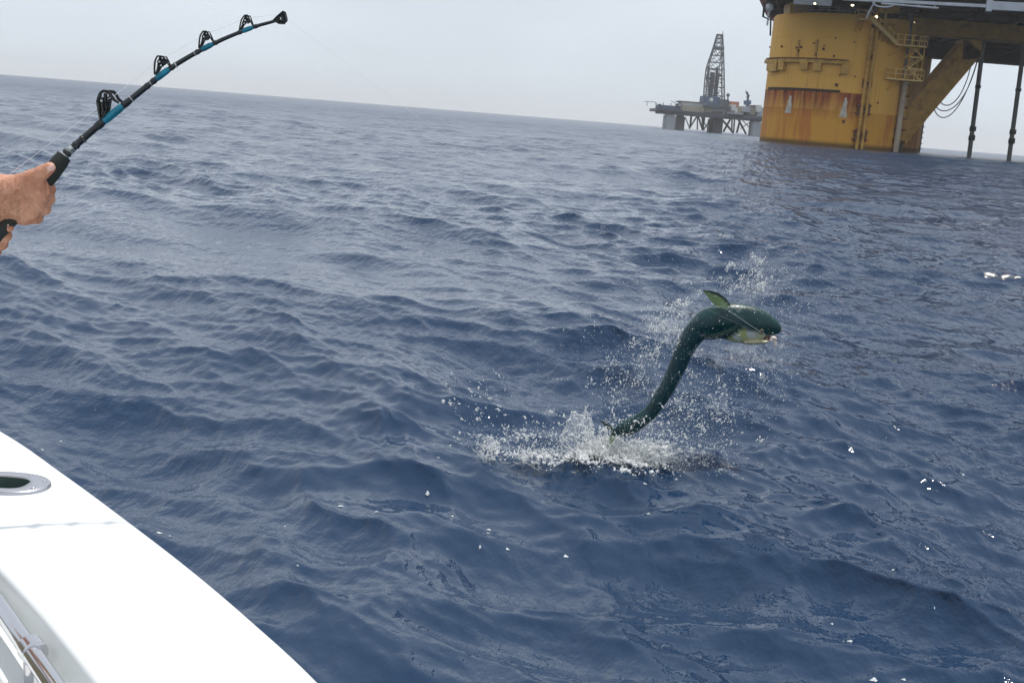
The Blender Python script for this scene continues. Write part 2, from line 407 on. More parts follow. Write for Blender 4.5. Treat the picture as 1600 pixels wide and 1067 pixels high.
# fender ledge with hanging brackets
tl, zl = cang(1194, 92); trr, zr = cang(1325, 98)
zl = 22.2
mb = MB(); arc_solid(mb, -1.5, trr, zl - 0.25, zl, CR - 0.05, CR + 1.5, 40)
mb.build('fender_ledge', RUST, main_col, label='rusty top flange of the fender ledge')
segs = [(1186, 1200), (1209, 1226), (1230, 1256), (1262, 1276), (1284, 1318)]
for a, b in segs:
    ta, tb = (-1.45 if a < 1190 else cang(a, 96)[0]), cang(b, 96)[0]
    mb = MB(); arc_solid(mb, ta, tb, zl - 1.15, zl - 0.26, CR - 0.05, CR + 1.15, 8); mb.build('ledge_beam', YPL, main_col)
for px, w, h in ((1191, 1.6, 3.6), (1208, 0.8, 3.3), (1226, 0.95, 3.2), (1259.5, 1.6, 3.0), (1279.5, 1.7, 3.1), (1321, 1.65, 3.5)):
    th = -1.30 if px < 1195 else cang(px, 98)[0]
    mb = MB(); arc_solid(mb, th - w / 2 / CR / max(.35, math.cos(th)), th + w / 2 / CR / max(.35, math.cos(th)), zl - h, zl - 0.27, CR - 0.05, CR + 1.3, 3)
    mb.build('fender_bracket', YPL, main_col)
# little fittings, vents and ladder rungs above the ledge
for px, py, s in ((1222, 73, .45), (1245, 75, .35), (1252, 74, .45), (1275, 85, .3), (1272, 68, .3), (1287, 77, .5), (1288, 72, .3), (1303, 88, .4), (1306, 60, .3), (1335, 66, .3), (1307, 133, .6), (1312, 118, .3), (1203, 74, .35), (1336, 120, .3), (1371, 161, .35), (1318, 190, .6), (1248, 80, .4)):
    th, z = cang(px, py); p = cp(th, z, CR + 0.15); MB().box(p - Vector((s, s, s * 1.2)) * .5, p + Vector((s, s, s * 1.2)) * .5).build('deck_fitting', RUST, main_col)
for px in (1246, 1274):
    th, z = cang(px, 88)
    mb = MB()
    for k in range(9): mb.tube([cp(th - .018, z + k * .55 - .5, CR + .22), cp(th + .018, z + k * .55 - .5, CR + .22)], .07, 5)
    mb.tube([cp(th + .02, z - .8, CR + .22), cp(th + .02, z + 4.2, CR + .22)], .06, 5); mb.build('rung_ladder', RUST, main_col)
# two vertical service pipes with rusty clamps
for k, (pa, pb) in enumerate((((1358.5, 44), (1344, 226)), ((1366.5, 46), (1351.5, 226)))):
    ta, za = cang(*pa, CR + 1.0); tb, zb = cang(*pb, CR + 1.0); th = (ta + tb) / 2
    MB().tube([cp(th, z, CR + 1.0) for z in np.linspace(-3, za, 8)], 0.38 if k else 0.42, 10).build('service_pipe', YPL, main_col, smooth=True)
thp = (cang(1352, 135, CR + 1)[0] + cang(1359, 136, CR + 1)[0]) / 2
for i, zz in enumerate((3.6, 10.2, 16.7, 23.5, 31.2)):
    big = 1.5 if i < 2 else (1.1 if i == 2 else .7)
    mb = MB(); arc_solid(mb, thp - .055 * big, thp + .055 * big, zz - .35 * big, zz + .35 * big, CR, CR + 1.0, 4)
    cl = mb.build('pipe_clamp', RUST, main_col)
    for s_ in (-1, 1):
        for q_ in (-1, 1):
            p = cp(thp + s_ * .04 * big, zz + q_ * .7 * big, CR + .6); MB().ball(p, .42 * big, 8, 6, (1, .8, 1)).build('clamp_bolt', RUST, cl, smooth=True)
    if i < 2:
        for q_ in (-1, 1): arc_solid(mb := MB(), thp - .11, thp + .12, zz + q_ * 1.0 - .12, zz + q_ * 1.0 + .12, CR, CR + .5, 5); mb.build('clamp_strap', RUST, cl)
# riser bundle on the right flank
for (x_top, x_bot, yt, yb, r, mt, nm) in ((1411.5, 1401, 20, 241, .55, PIPEG, 'riser_pipe'), (1416, 1405, 20, 241, .5, PIPEG, 'riser_pipe'), (1411, 1402.5, 126, 240, .75, PIPEL, 'riser_pipe'), (1406, 1396, 62, 240, .4, PIPEG, 'riser_pipe')):
    yy = 311.5 if mt is PIPEG else 310.0
    a = at(x_top, yt, yy); b = at(x_bot, yb, yy); x = (a.x + b.x) / 2
    MB().tube([(x, yy, z) for z in (-3, (a.z) / 2, a.z)], r, 10).build(nm, mt, plat, smooth=True)
for k in range(11):
    a = at(1401.5 + k * 1.3, 238 - k * 17.5, 312.6); mb = MB()
    mb.box(a - Vector((2.4, 1.2, .2)), a + Vector((1.6, 1.0, .2))); mb.box(a + Vector((-2.2, -2, -.5)), a + Vector((-1.5, -.5, .5)))
    mb.build('riser_clamp', RUST, plat)
# dark rubber at the waterline
mb = MB(); arc_solid(mb, .85, 1.35, -.5, 2.6, CR, CR + .5, 8); mb.build('waterline_fender', CABLE, main_col)
for dx, r in ((0.2, .3), (-1.0, .22)):
    x = rear_x + CR + dx; MB().tube([(x, rear_cy - 3, -3), (x, rear_cy - 3, 15)], r, 8).build('service_pipe', PIPEG, plat, smooth=True)
for k in range(7):
    z = 1 + k * 2.0; MB().box((rear_x + CR - 1.8, rear_cy - 4, z), (rear_x + CR + .6, rear_cy - 2.6, z + .35)).build('pipe_bracket', RUST, plat)

# deck: bottom frame, girders, edge beams, modules above; the whole deck stands turned 14 degrees to the line of sight
ZD = 36.9
DROT = math.radians(14); DU = Vector((math.cos(DROT), -math.sin(DROT), 0)); DV = Vector((math.sin(DROT), math.cos(DROT), 0))
D0 = at(1184, 4, 296); D0.z = 0
def DK(x, y, z=0): return D0 + DU * x + DV * y + Vector((0, 0, z))
class DMB(MB):
    def build(s, *a, **k):
        s.v = [tuple(DK(*v)) for v in s.v]; return super().build(*a, **k)
def dfront(px, py, y=0.0):          # the point of the deck front plane (moved back by y) seen at px, py, in deck coordinates
    o = Vector((0, 0, EYE)) - D0; d = ray(px, py); t_ = (y - o.dot(DV)) / d.dot(DV); p = o + d * t_
    return Vector((p.dot(DU), y, p.z))
DW, DD = 178, 196
deck = DMB().box((0, 0, ZD + 1.0), (DW, DD, ZD + 5.5)).build('deck_frame', DKG, plat)
for i in range(14):
    x = 3 + i * 12.5
    DMB().box((x, .5, ZD - 0.6), (x + 0.9, DD - 1, ZD + .99)).build('deck_beam', DKS, deck)
for i in range(11):
    y = 6 + i * 17.5
    DMB().box((1, y, ZD - 0.2), (DW - 1, y + .8, ZD + .98)).build('cross_beam', DKS, deck)
DMB().box((0, -1.4, ZD + .1), (42, -.05, ZD + 2.4)).build('edge_beam', DKG, deck)
DMB().box((42.3, -1.5, ZD + .3), (DW, -.05, ZD + 2.0)).build('edge_beam', GRY, deck)
DMB().prism([(-3.2, -1, ZD + 3.3), (-.02, -1, ZD + .9), (-.02, -1, ZD + 12), (-3.2, -1, ZD + 12)], (0, 100, 0)).build('deck_overhang', REDM, deck, label='dull red sloped overhang at the left deck corner')
q = dfront(1240, 4, -1.6); DMB().box((q.x, -2.4, q.z - .5), (q.x + 9, -1.52, q.z + 3)).build('deck_panel', GRY, deck)
q = dfront(1541, 11, -4)
DMB().box((q.x, -4.3, q.z - 1.0), (q.x + 1.3, -2.6, q.z + 8)).build('walkway_post', LGR, deck)
DMB().box((q.x + 1.32, -4.2, q.z - .6), (q.x + 60, -2.7, q.z + 1.3)).build('walkway_beam', LGR, deck)
for k in range(8): DMB().tube([(q.x + 2 + k * 3, -3.5, q.z + 1.2), (q.x + 3.5 + k * 3, -3.5, q.z + 5)], .2, 5).build('truss_bar', DKS, deck)
DMB().tube([(q.x + 1.4, -3.5, q.z + 3.2), (q.x + 58, -3.5, q.z + 3.2)], .25, 6).build('truss_chord', GRY, deck)
w0 = dfront(1398, 3.5, -4)
DMB().box((w0.x - 12, -4.2, w0.z - .2), (q.x - .05, -2.8, w0.z + .5)).build('walkway_beam', LGR, deck)
DMB().tube([(w0.x - 3, -4, w0.z - .5), (w0.x + 10, -4, w0.z - .9)], .24, 6).build('cable_tray', LGR, deck)
for k in range(4): DMB().tube([(w0.x - 2 + k * 3.7, -4, w0.z - .6 - k * .06), (w0.x - 2 + k * 3.7, -4, w0.z + .1)], .15, 5).build('tray_hanger', LGR, deck)
hc = dfront(1384, 5, -4); mb = DMB()
mb.tube([hc + Vector((2.6 * math.cos(a) - a * .1, 0, 1.0 * math.sin(a))) for a in np.linspace(0, 2 * math.pi, 18)], .2, 6)
mb.tube([hc + Vector((-2.5, 0, .2)), hc + Vector((-3.5, .5, -2.2)), hc + Vector((-3.9, 1, -3.6))], .2, 6); mb.build('hose_loop', LGR, deck, smooth=True)
# yellow girders on the column tops
gz = at(1500, 60, 330).z
MB().box((CX + 12, 326.5, gz), (CX + 100, 334, ZD - .65)).build('girder', YPL, plat)
MB().box((CX + 22, 326.2, gz + .15), (CX + 100, 326.49, gz + .6)).build('girder_flange', YPL, plat)
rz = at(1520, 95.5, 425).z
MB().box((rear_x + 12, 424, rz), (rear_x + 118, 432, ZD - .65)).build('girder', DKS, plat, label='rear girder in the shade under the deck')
MB().beam((CX + 8, CY + CR - 3, 35.0), (rear_x - 3, rear_cy - CR + 2, 35.0), 7, 2.4).build('girder', YPL, plat)
MB().box((CX + 112, CY + CR - 3, 33.8), (CX + 121, rear_cy - CR, ZD - .65)).build('girder', YPL, plat)
# diagonal braces
def brace(a, b, w, h):
    return MB().beam(a, b, w, h).build('diagonal_brace', YPL, plat)
ba = at(1397, 214, 331); bb = at(1516, 74, 331)
brace(ba, bb, 6.0, 6.2)
MB().prism([at(1505, 62, 328), at(1535, 64, 328), at(1533, 92, 328), at(1504, 93, 328)], (0, 6, 0)).build('gusset_box', YPL, plat)
brace((CX + 118, 331, 4), (CX + 84, 331, 33), 6, 6.2)
# deck support node and lugs over the column
tn = cang(1387, 30)[0]
na_ = at(1371, 38, 304); nb = at(1405, 16, 304)
node = MB().box((na_.x, 303.5, nb.z - 3.6), (nb.x, 313, ZD - .65)).build('support_node', YPL, plat, bevel=.15)
for px in (1377, 1391, 1400):
    p = at(px, 26.0, 303.45); MB().box(p - Vector((.8, .12, .6)), p + Vector((.7, .2, .7))).build('lug_hole', HOLE, node)
for k, px in enumerate((1383, 1392, 1401)):
    a = at(px, 37, 304.2); mb = MB(); mb.tube([a, a + Vector((.2, .2, -1.6)), a + Vector((-.2, .9, -3.2)), a + Vector((-1.2, 2.2, -4.6))], .3, 6); mb.build('support_rib', YPL, node, smooth=True)
nb2 = at(1252, 15, 312); MB().box((nb2.x - 2.5, 314, CTOP), (nb2.x + 2.5, 322, ZD - .65)).build('support_node', YPL, plat)
nb3 = at(1350, 15, 330); MB().box((nb3.x - 4, 326, CTOP), (nb3.x + 3, 334, ZD - .65)).build('support_node', YPL, plat)
# hand rail round the column top
mb = MB(); ths = np.linspace(-1.25, .62, 30)
for zz in (CTOP + .6, CTOP + 1.3): mb.tube([cp(t, zz, CR + .1) for t in ths], .09, 5)
mb.build('top_rail', GRY, main_col)
for t in ths[::2]: MB().tube([cp(t, CTOP - .1, CR + .1), cp(t, CTOP + 1.35, CR + .1)], .09, 5).build('rail_post', GRY, main_col)
g = random.Random(5)
for k in range(14):
    t = -1.1 + k * .12; r = CR - 1.5 - g.random() * 2; s = .5 + g.random() * .9
    p = cp(t, CTOP, r); MB().box(p - Vector((s, s, 0)), p + Vector((s, s, .7 + g.random() * 1.5))).build('deck_box', g.choice([GRY, DKG, YPL, DKS]), main_col)
pd = at(1202, 12, 306); mb = MB().ball(pd, 1.05, 14, 10); mb.tube([pd + Vector((0, 0, -.9)), pd + Vector((0, 0, -4.5))], .25, 6); mb.build('radome', WDOME, plat, smooth=True)
mb = MB(); p = at(1193, 20, 306)
mb.tube([p + Vector((0, 0, 2.5)), p + Vector((0, 0, -1)), p + Vector((2.0, 0, -1.8)), p + Vector((2.0, 0, 2.5))], .3, 6); mb.tube([p + Vector((2, 0, -1)), p + Vector((2.6, 1, -5.5))], .22, 6); mb.build('davit_arm', DKS, plat)
# lit floodlights
for px, py, Y_, r in ((1371, 26.5, 305, .5), (1332, 8.8, 284, .28), (1428, 36, 326, .24), (1273, 6.2, 286, .25)):
    p = at(px, py, Y_); lf = MB().box(p + Vector((-r * 1.2, .1, -r)), p + Vector((r * 1.2, .6, r))).build('floodlight', DKS, plat)
    MB().ball(p, r, 8, 6, (1.3, .4, .7)).build('lens', LAMP, lf)

# access landings, stair and ladder tower
def railing(mb, pts, h, r=.11, n=3, post=2.2):
    for i in range(len(pts) - 1):
        a, b = Vector(pts[i]), Vector(pts[i + 1]); L = (b - a).length; k = max(1, round(L / post))
        for j in range(k + 1):
            p = a.lerp(b, j / k); mb.tube([p, p + Vector((0, 0, h))], r, 5)
        for q in (1.0, .5)[:n]: mb.tube([a + Vector((0, 0, h * q)), b + Vector((0, 0, h * q))], r * .9, 5)
def landing(pxa, pxb, py, Y0, Y1, h=2.0):
    a = at(pxa, py, Y0); b = at(pxb, py, Y0); z = a.z
    l = MB().box((a.x, Y0, z - .35), (b.x, Y1, z)).build('landing', YPALE, plat)
    mb = MB(); railing(mb, [(a.x, Y0 + 3, z), (a.x, Y0, z), (b.x, Y0, z), (b.x, Y1, z)], h, r=.13); mb.build('railing', YPALE, l)
    return l, a, b
LA, a1, a2 = landing(1340, 1358, 28.5, 302.3, 308)
LB, b1, b2 = landing(1401, 1449, 69, 305, 313, 2.4)
LC, c1, c2 = landing(1384, 1443, 121.5, 306, 313, 2.4)
# stair between the two upper landings
sa, sb = Vector((a2.x, 301.2, a2.z)), Vector((b1.x + .3, 305.2, b1.z))
stair = MB().beam(sa, sb, .25, .9).build('stair', YPALE, plat)
off = Vector((0, 1.5, 0))
MB().beam(sa + off, sb + off, .25, .55).build('stringer', YPALE, stair)
for k in range(14):
    p = sa.lerp(sb, (k + .5) / 14); MB().box(p + Vector((-.3, .1, -.05)), p + Vector((.3, 1.4, .05))).build('tread', YPALE, stair)
mb = MB()
for k in range(7): p = sa.lerp(sb, k / 6); mb.tube([p, p + Vector((0, 0, 1.9))], .1, 5)
mb.tube([sa + Vector((0, 0, 1.9)), sb + Vector((0, 0, 1.9))], .12, 5); mb.build('handrail', YPALE, stair)
# ladder tower between the lower landings
tx0, tx1 = at(1419, 98, 307).x, at(1441, 98, 307).x
lad = MB()
for x in (tx0, tx1):
    for y in (306.6, 310.8): lad.tube([(x, y, c1.z), (x, y, b1.z)], .2, 6)
lad = lad.build('ladder_tower', YPL, plat)
zz = np.linspace(c1.z, b1.z, 4)
for k in range(3):
    mb = MB(); mb.tube([(tx0, 306.6, zz[k]), (tx1, 306.6, zz[k + 1])] if k % 2 else [(tx0, 306.6, zz[k + 1]), (tx1, 306.6, zz[k])], .16, 5)
    mb.tube([(tx0, 306.6, zz[k + 1]), (tx1, 306.6, zz[k + 1])], .2, 5); mb.build('tower_brace', YPALE, lad)
    MB().tube([(tx0, 310.8, zz[k]), (tx1, 310.8, zz[k + 1])], .16, 5).build('tower_brace', YPALE, lad)
for (pa, pb, Y_) in (((1414, 71), (1388, 88), 306), ((1440, 74), (1414, 92), 307), ((1405, 124), (1385, 141), 306.5), ((1341, 33), (1336, 49), 304), ((1349, 33), (1343, 49), 304), ((1372, 48), (1364, 60), 306), ((1432, 74), (1420, 92), 307)):
    MB().tube([at(*pa, Y_), at(*pb, Y_ + 1)], .2, 6).build('landing_strut', YPL, plat)
# tall caisson pipes standing in the water
for (pt, pb) in (((1534.5, 75), (1514.5, 246)), ((1598, 80), (1576.5, 252))):
    a = at(*pt, 332); b = at(*pb, 332); x = b.x; sub = MB().tube([(b.x, 332, -4), (a.x, 332, ZD + .5)], .62, 12).build('caisson_pipe', PIPEG, plat, smooth=True)
    for f in (.13, .20, .52):
        p = Vector((b.x + (a.x - b.x) * f, 332, f * ZD)); MB().tube([p, p + Vector((0, 0, 1.3 if f < .3 else .8))], .9 if f < .3 else .8, 12).build('pipe_collar', DKS, sub, smooth=True)
    p = Vector((b.x - .5, 331.5, 5.2)); MB().box(p, p + Vector((1.0, .7, 1.2))).build('anode', CABLE, sub)
# hanging hoses in loops
for (p0, pm, p1) in (((1463.5, 141), (1480, 169), (1519.5, 92)), ((1457, 150), (1482, 178.5), (1528, 92)), ((1456.5, 152), (1474, 192), (1527, 95))):
    A0, A2 = at(*p0, 330), at(*p1, 330); pts = []
    cx_ = 2 * np.array(pm) - .5 * (np.array(p0) + np.array(p1))
    P = [np.array(p0, float), np.array((p0[0] + 1.5, pm[1] + 8.)), np.array((pm[0] + 22., pm[1] + 12.)), np.array(p1, float)]
    for t in np.linspace(0, 1, 26):
        q = (1 - t)**3 * P[0] + 3 * t * (1 - t)**2 * P[1] + 3 * t * t * (1 - t) * P[2] + t**3 * P[3]; pts.append(at(q[0], q[1], 330))
    MB().tube(pts, .14, 6).build('hanging_hose', CABLE, plat, smooth=True)
# topsides above the frame, seen in the water only
g = random.Random(9); x = 1
while x < DW - 12:
    w = 9 + g.random() * 14; zt = 62 + g.random() * 36
    y0_ = 3 + g.random() * 4
    mod = DMB().box((x, y0_, ZD + 5.55), (x + w, 58, zt)).build('topside_module', g.choice([REDM, BRNM, BRNM, BRNM, GRY, REDM]), plat)
    for k in range(int((zt - 44) / 6)):
        DMB().box((x - .2, 1, 46 + k * 6), (x + w + .2, y0_ - .05, 46.5 + k * 6)).build('module_walkway', DKS, mod)
    x += w + 1 + g.random() * 2
dt = MB(); dc = DK(64, 80); bx_, by_ = dc.x, dc.y
for zc in range(9):
    z0, z1 = 48 + zc * 6, 54 + zc * 6; w0, w1 = 9 - zc * .75, 9 - (zc + 1) * .75
    c0 = [(bx_ + sx * w0, by_ + sy * w0, z0) for sx, sy in ((-1, -1), (1, -1), (1, 1), (-1, 1))]; c1_ = [(bx_ + sx * w1, by_ + sy * w1, z1) for sx, sy in ((-1, -1), (1, -1), (1, 1), (-1, 1))]
    for q in range(4): dt.tube([c0[q], c1_[q]], .4, 5); dt.tube([c0[q], c0[(q + 1) % 4]], .3, 5); dt.tube([c0[q], c1_[(q + 1) % 4]], .25, 5)
dt.build('drilling_derrick', REDM, plat)

# ------------------------------------------------------------------ far rig
RY = 1000.0
RGY = material('far_rig_hazed_grey_paint', (0.38, 0.40, 0.42), 0.7, var=0.2, scale=0.05)  # grey kept pale: part of the distance haze is put into this colour
RDK = material('far_rig_dark_steel', (0.085, 0.097, 0.11), 0.7, var=0.2, scale=0.05)
RBL = material('far_rig_blue_paint', (0.06, 0.10, 0.17), 0.7, var=0.2, scale=0.1)
RTN = material('far_rig_tan_paint', (0.36, 0.32, 0.24), 0.7, var=0.2, scale=0.1)
ROR = material('far_rig_orange_paint', (0.42, 0.16, 0.09), 0.7)
RWH = material('far_rig_white_paint', (0.62, 0.62, 0.58), 0.7)
o0 = at(1100, 203, RY)
rig = thing('drilling_rig', (o0.x, RY, 0), 'distant grey semi-submersible drilling rig with tall lattice derrick near the horizon', 'drilling rig')
def c2(X_, Y_, d=0.0): return at(990 + X_ / 5.927, 40 + Y_ / 5.927, RY + d)
def rbox(name, X0, Y0, X1, Y1, d0, d1, mat, par=None, **k):
    a = c2(X0, Y1); w = (X1 - X0) / 5.927 / 1.8; h = (Y1 - Y0) / 5.927 / 1.8
    return MB().box((a.x, RY + d0, a.z), (a.x + w, RY + d1, a.z + h)).build(name, mat, par or rig, **k)
def rtube(name, pts, r, mat, d=0, par=None, d2=None):
    return MB().tube([c2(x, y, d if (d2 is None or i == 0) else d2) for i, (x, y) in enumerate(pts)], r, 6).build(name, mat, par or rig)
A_ = c2(205, 800); 
zb = c2(300, 800).z; rw = 130
MB().box((A_.x, RY - 5, zb), (A_.x + rw, RY + 55, zb + 2.4)).build('deck_box', RDK, rig)
MB().box((A_.x + 5, RY - 4, zb - 1.6), (A_.x + rw, RY + 50, zb - .02)).build('deck_beam', RDK, rig)
for X0, X1, d, m_ in ((285, 385, -3, RGY), (392, 475, 34, RGY), (705, 800, 34, RDK), (1098, 1190, -3, RGY), (760, 830, 10, RDK)):
    a = c2(X0, 900, d); x_ = a.x; w = (X1 - X0) / 5.927 / 1.8
    MB().box((x_, RY + d, -3), (x_ + w, RY + d + 14, zb - 1.65)).build('leg_column', m_, rig, bevel=1.2)
for k, (xa, ya, xb, yb, r) in enumerate(((478, 850, 520, 945, .5), (592, 835, 515, 945, .7), (535, 820, 525, 930, .9), (592, 840, 590, 955, .6), (598, 840, 640, 960, .8), (658, 840, 640, 960, .8), (705, 875, 650, 955, .5), (620, 835, 690, 955, .4),
        (800, 850, 925, 985, 1.0), (895, 870, 830, 975, .9), (912, 870, 908, 975, .7), (935, 870, 925, 985, .7), (972, 875, 1042, 995, .9), (985, 880, 955, 985, .9), (1085, 880, 1078, 995, .9), (1085, 890, 990, 945, .4), (1010, 880, 1095, 960, .4), (640, 850, 645, 960, 1.1))):
    rtube('brace', [(xa, ya), (xb, yb + 12)], r, RDK, d=(k * 13) % 40)
hA = rbox('deck_house', 435, 705, 660, 790, 0, 25, RGY)
rbox('roof', 420, 697, 665, 706, -1, 26, RDK, hA)
rbox('store_shed', 440, 742, 640, 792, -6, -1, RTN)
rbox('machinery', 225, 735, 440, 775, 2, 20, RBL); rbox('machinery', 230, 728, 255, 748, 0, 5, RDK); rbox('machinery', 390, 725, 415, 750, 0, 5, RDK)
rbox('walkway', 200, 768, 440, 784, -8, 2, RDK); rbox('walkway', 640, 735, 880, 748, -9, 0, RDK)
df = rbox('drill_floor', 650, 655, 800, 735, 5, 28, RBL); p = c2(728, 688); MB().ball((p.x, RY + 4.6, p.z), 1.6, 10, 6, (1, .2, 1)).build('round_sign', RWH, df)
rbox('drill_floor_annex', 800, 685, 882, 745, 3, 20, RDK)
g = random.Random(3)
for X0, Y0, X1, Y1, m_ in ((650, 742, 720, 800, RTN), (655, 765, 700, 805, RWH), (725, 745, 860, 795, RGY), (880, 742, 1000, 800, RTN), (905, 705, 980, 742, ROR), (890, 735, 930, 790, RWH), (1000, 750, 1060, 800, RGY), (1060, 755, 1125, 825, RTN), (1090, 740, 1125, 760, RDK), (1125, 740, 1170, 800, RWH), (1135, 760, 1190, 845, RGY), (715, 785, 830, 820, ROR), (935, 770, 955, 830, RWH), (850, 800, 1000, 845, RGY), (1000, 800, 1130, 850, RDK)):
    rbox('deck_module', X0, Y0, X1, Y1, g.randint(-7, 4), g.randint(6, 20), m_)
for k in range(10):
    X0 = 240 + k * 90 + g.random() * 40; rtube('deck_post', [(X0, 745 + k * 6), (X0, 715 + k * 6)], .35, RDK, d=g.randint(-4, 20))
mb = MB(); q0, q1 = c2(200, 770, -8), c2(700, 822, -8)
rtube('flare_boom', [(100, 705), (150, 707), (205, 712), (213, 730)], .28, RDK); rtube('boom_mast', [(207, 715), (205, 772)], .35, RDK); rtube('hanging_block', [(125, 706), (125, 732), (126, 745)], .25, RDK)
rtube('stay', [(345, 697), (385, 722)], .25, RDK)
cr = rtube('crane', [(1060, 845), (1055, 735)], 1.6, RDK); rtube('crane_cab', [(1054, 735), (1054, 695)], 3.2, RBL, par=cr); rtube('crane_tower', [(1055, 700), (1062, 650), (1045, 615)], 1.0, RDK, par=cr); rtube('crane_boom', [(1048, 620), (1075, 655), (1040, 660)], .5, RDK, par=cr); rtube('crane_tip', [(1040, 618), (1040, 600)], .25, RDK, par=cr)
rtube('vent_mast', [(872, 700), (875, 645)], .6, RDK); p = c2(875, 645); MB().ball(p, 1.6, 8, 6).build('vent_head', RDK, rig)
rtube('vent_mast', [(1112, 760), (1112, 738)], .6, RDK)
# derrick
lev = [(690, 690, 862), (640, 692, 862), (560, 697, 860), (480, 703, 859), (395, 712, 858), (330, 728, 856), (265, 748, 854), (200, 768, 852), (150, 780, 850), (110, 790, 848), (75, 799, 846)]
dl = MB(); rings = []
for (y_, xl, xr) in lev:
    w = (xr - xl) / 5.927 / 1.8
    a = c2(xl, y_); cxm = a.x + w / 2
    rings.append([(cxm - w / 2, RY + 12, a.z), (cxm + w / 2, RY + 12, a.z), (cxm + w / 2, RY + 12 + w, a.z), (cxm - w / 2, RY + 12 + w, a.z)])
for q in range(4): dl.tube([r_[q] for r_ in rings], .42, 6)
derr = dl.build('derrick', RDK, rig)
for i in range(len(rings) - 1):
    mb = MB()
    for q in range(4):
        a, b = rings[i][q], rings[i][(q + 1) % 4]; c, d = rings[i + 1][q], rings[i + 1][(q + 1) % 4]
        mb.tube([a, b], .34, 4); m1 = [(a[k] + b[k]) / 2 for k in range(3)]; mb.tube([m1, c], .27, 4); mb.tube([m1, d], .27, 4)
        m2 = [(c[k] + d[k]) / 2 for k in range(3)]; mb.tube([a, m2], .17, 4); mb.tube([b, m2], .17, 4)
    mb.build('lattice_bay', RDK, derr)
def ringbox(name, y_, xl, xr, hh):
    a = c2(xl, y_); w = (xr - xl) / 5.927 / 1.8; MB().box((a.x, RY + 11, a.z), (a.x + w, RY + 13 + w, a.z + hh)).build(name, RDK, derr)
ringbox('monkey_board', 212, 764, 856, 2.3); ringbox('crown_platform', 80, 795, 850, .8); ringbox('finger_board', 400, 715, 812, .9)
rbox('racked_pipe', 716, 438, 754, 655, 14, 18, RDK, derr); rbox('racked_pipe', 768, 445, 800, 655, 16, 20, RDK, derr); rbox('wind_wall', 694, 455, 712, 500, 12, 14, RDK, derr)
rbox('dolly_track', 800, 250, 806, 640, 20, 21, RDK, derr); rbox('top_drive', 795, 380, 815, 440, 20, 22, RDK, derr)
rtube('side_mast', [(690, 640), (692, 500), (702, 385)], .6, RDK, d=8, par=derr); rtube('crown_pole', [(826, 95), (826, 56)], .3, RDK, d=16, par=derr)
for k in range(9):
    X_ = 705 + g.random() * 130; y_ = 430 + g.random() * 200; rbox('tower_fitting', X_, y_, X_ + 14, y_ + 22, 13, 15, RDK, derr)

# ------------------------------------------------------------------ boat
GEL = material('white_gelcoat', (0.74, 0.77, 0.76), 0.25, var=0.02, scale=2.5, bump=0.0004, bscale=3, dirt=(.60, .62, .58), dirt_amt=.35)
CHR = material('polished_stainless_steel', (0.62, 0.62, 0.64), 0.10, 1.0, bump=0.00005, bscale=60)
STN = material('cast_stainless_flange', (0.50, 0.51, 0.54), 0.28, 0.9, var=0.08, scale=20)
GTB = material('dark_green_rubber_liner', (0.06, 0.10, 0.09), 0.4)
NON = material('cockpit_sole_nonskid', (0.68, 0.69, 0.67), 0.7, bump=0.001, bscale=300)
ctrl = [(-6.4, 4.9), (-4.6, 4.5), (-3.2, 3.9), (-2.2, 3.28), (-1.55, 2.80), (-1.093, 2.40), (-0.855, 2.154), (-0.653, 1.933), (-0.484, 1.742), (-0.342, 1.570), (-0.208, 1.395), (-0.02, 1.11), (0.16, .74), (0.30, .2), (0.36, -.7), (0.36, -2.4)]
def catmull(P, n):
    P = [np.array(p, float) for p in P]; P = [2 * P[0] - P[1]] + P + [2 * P[-1] - P[-2]]; o = []
    for i in range(1, len(P) - 2):
        for k in range(n):
            t = k / n; a, b, c, d = P[i - 1:i + 3]
            o.append(.5 * ((2 * b) + (-a + c) * t + (2 * a - 5 * b + 4 * c - d) * t * t + (-a + 3 * b - 3 * c + d) * t**3))
    o.append(P[-2]); return o
edge = catmull(ctrl, 26)
edge = [np.array(p) for p in edge]
for _ in range(3): edge = [edge[0]] + [(edge[i - 1] + 2 * edge[i] + edge[i + 1]) / 4 for i in range(1, len(edge) - 1)] + [edge[-1]]
def normals(E_):
    o = []
    for i in range(len(E_)):
        t = E_[min(i + 1, len(E_) - 1)] - E_[max(i - 1, 0)]; t /= np.linalg.norm(t); o.append(np.array((t[1], -t[0])))
    return o
nrm = normals(edge); 
nrm = [n if n[1] < 0 or n[0] < 0 else -n for n in nrm]
boat = thing('fishing_boat', (-0.9, 1.9, 0), 'white fibreglass sport fishing boat, only its gunwale corner in view at lower left', 'boat')
def sweep(profile, name, mat, i0=0, i1=None, **k):
    E_ = edge[i0:i1]; N_ = nrm[i0:i1]; vs = []; m_ = len(profile)
    for p, n in zip(E_, N_):
        for s, z in profile: vs.append((p[0] + n[0] * s, p[1] + n[1] * s, z))
    fs = [(i * m_ + j, i * m_ + j + 1, (i + 1) * m_ + j + 1, (i + 1) * m_ + j) for i in range(len(E_) - 1) for j in range(m_ - 1)]
    return MB().add(vs, fs).build(name, mat, boat, smooth=True, **k)
def rnd(cx, cz, r, a0, a1, n=6): return [(cx + r * math.cos(math.radians(a0 + (a1 - a0) * i / n)), cz + r * math.sin(math.radians(a0 + (a1 - a0) * i / n))) for i in range(n + 1)]
ZG = 1.05
RC = on_z(10, 757, ZG + .003); ang = math.radians(-2)
sweep([(.22, -.7), (.10, -.2), (.05, .5), (.018, .98)], 'hull_side', GEL)
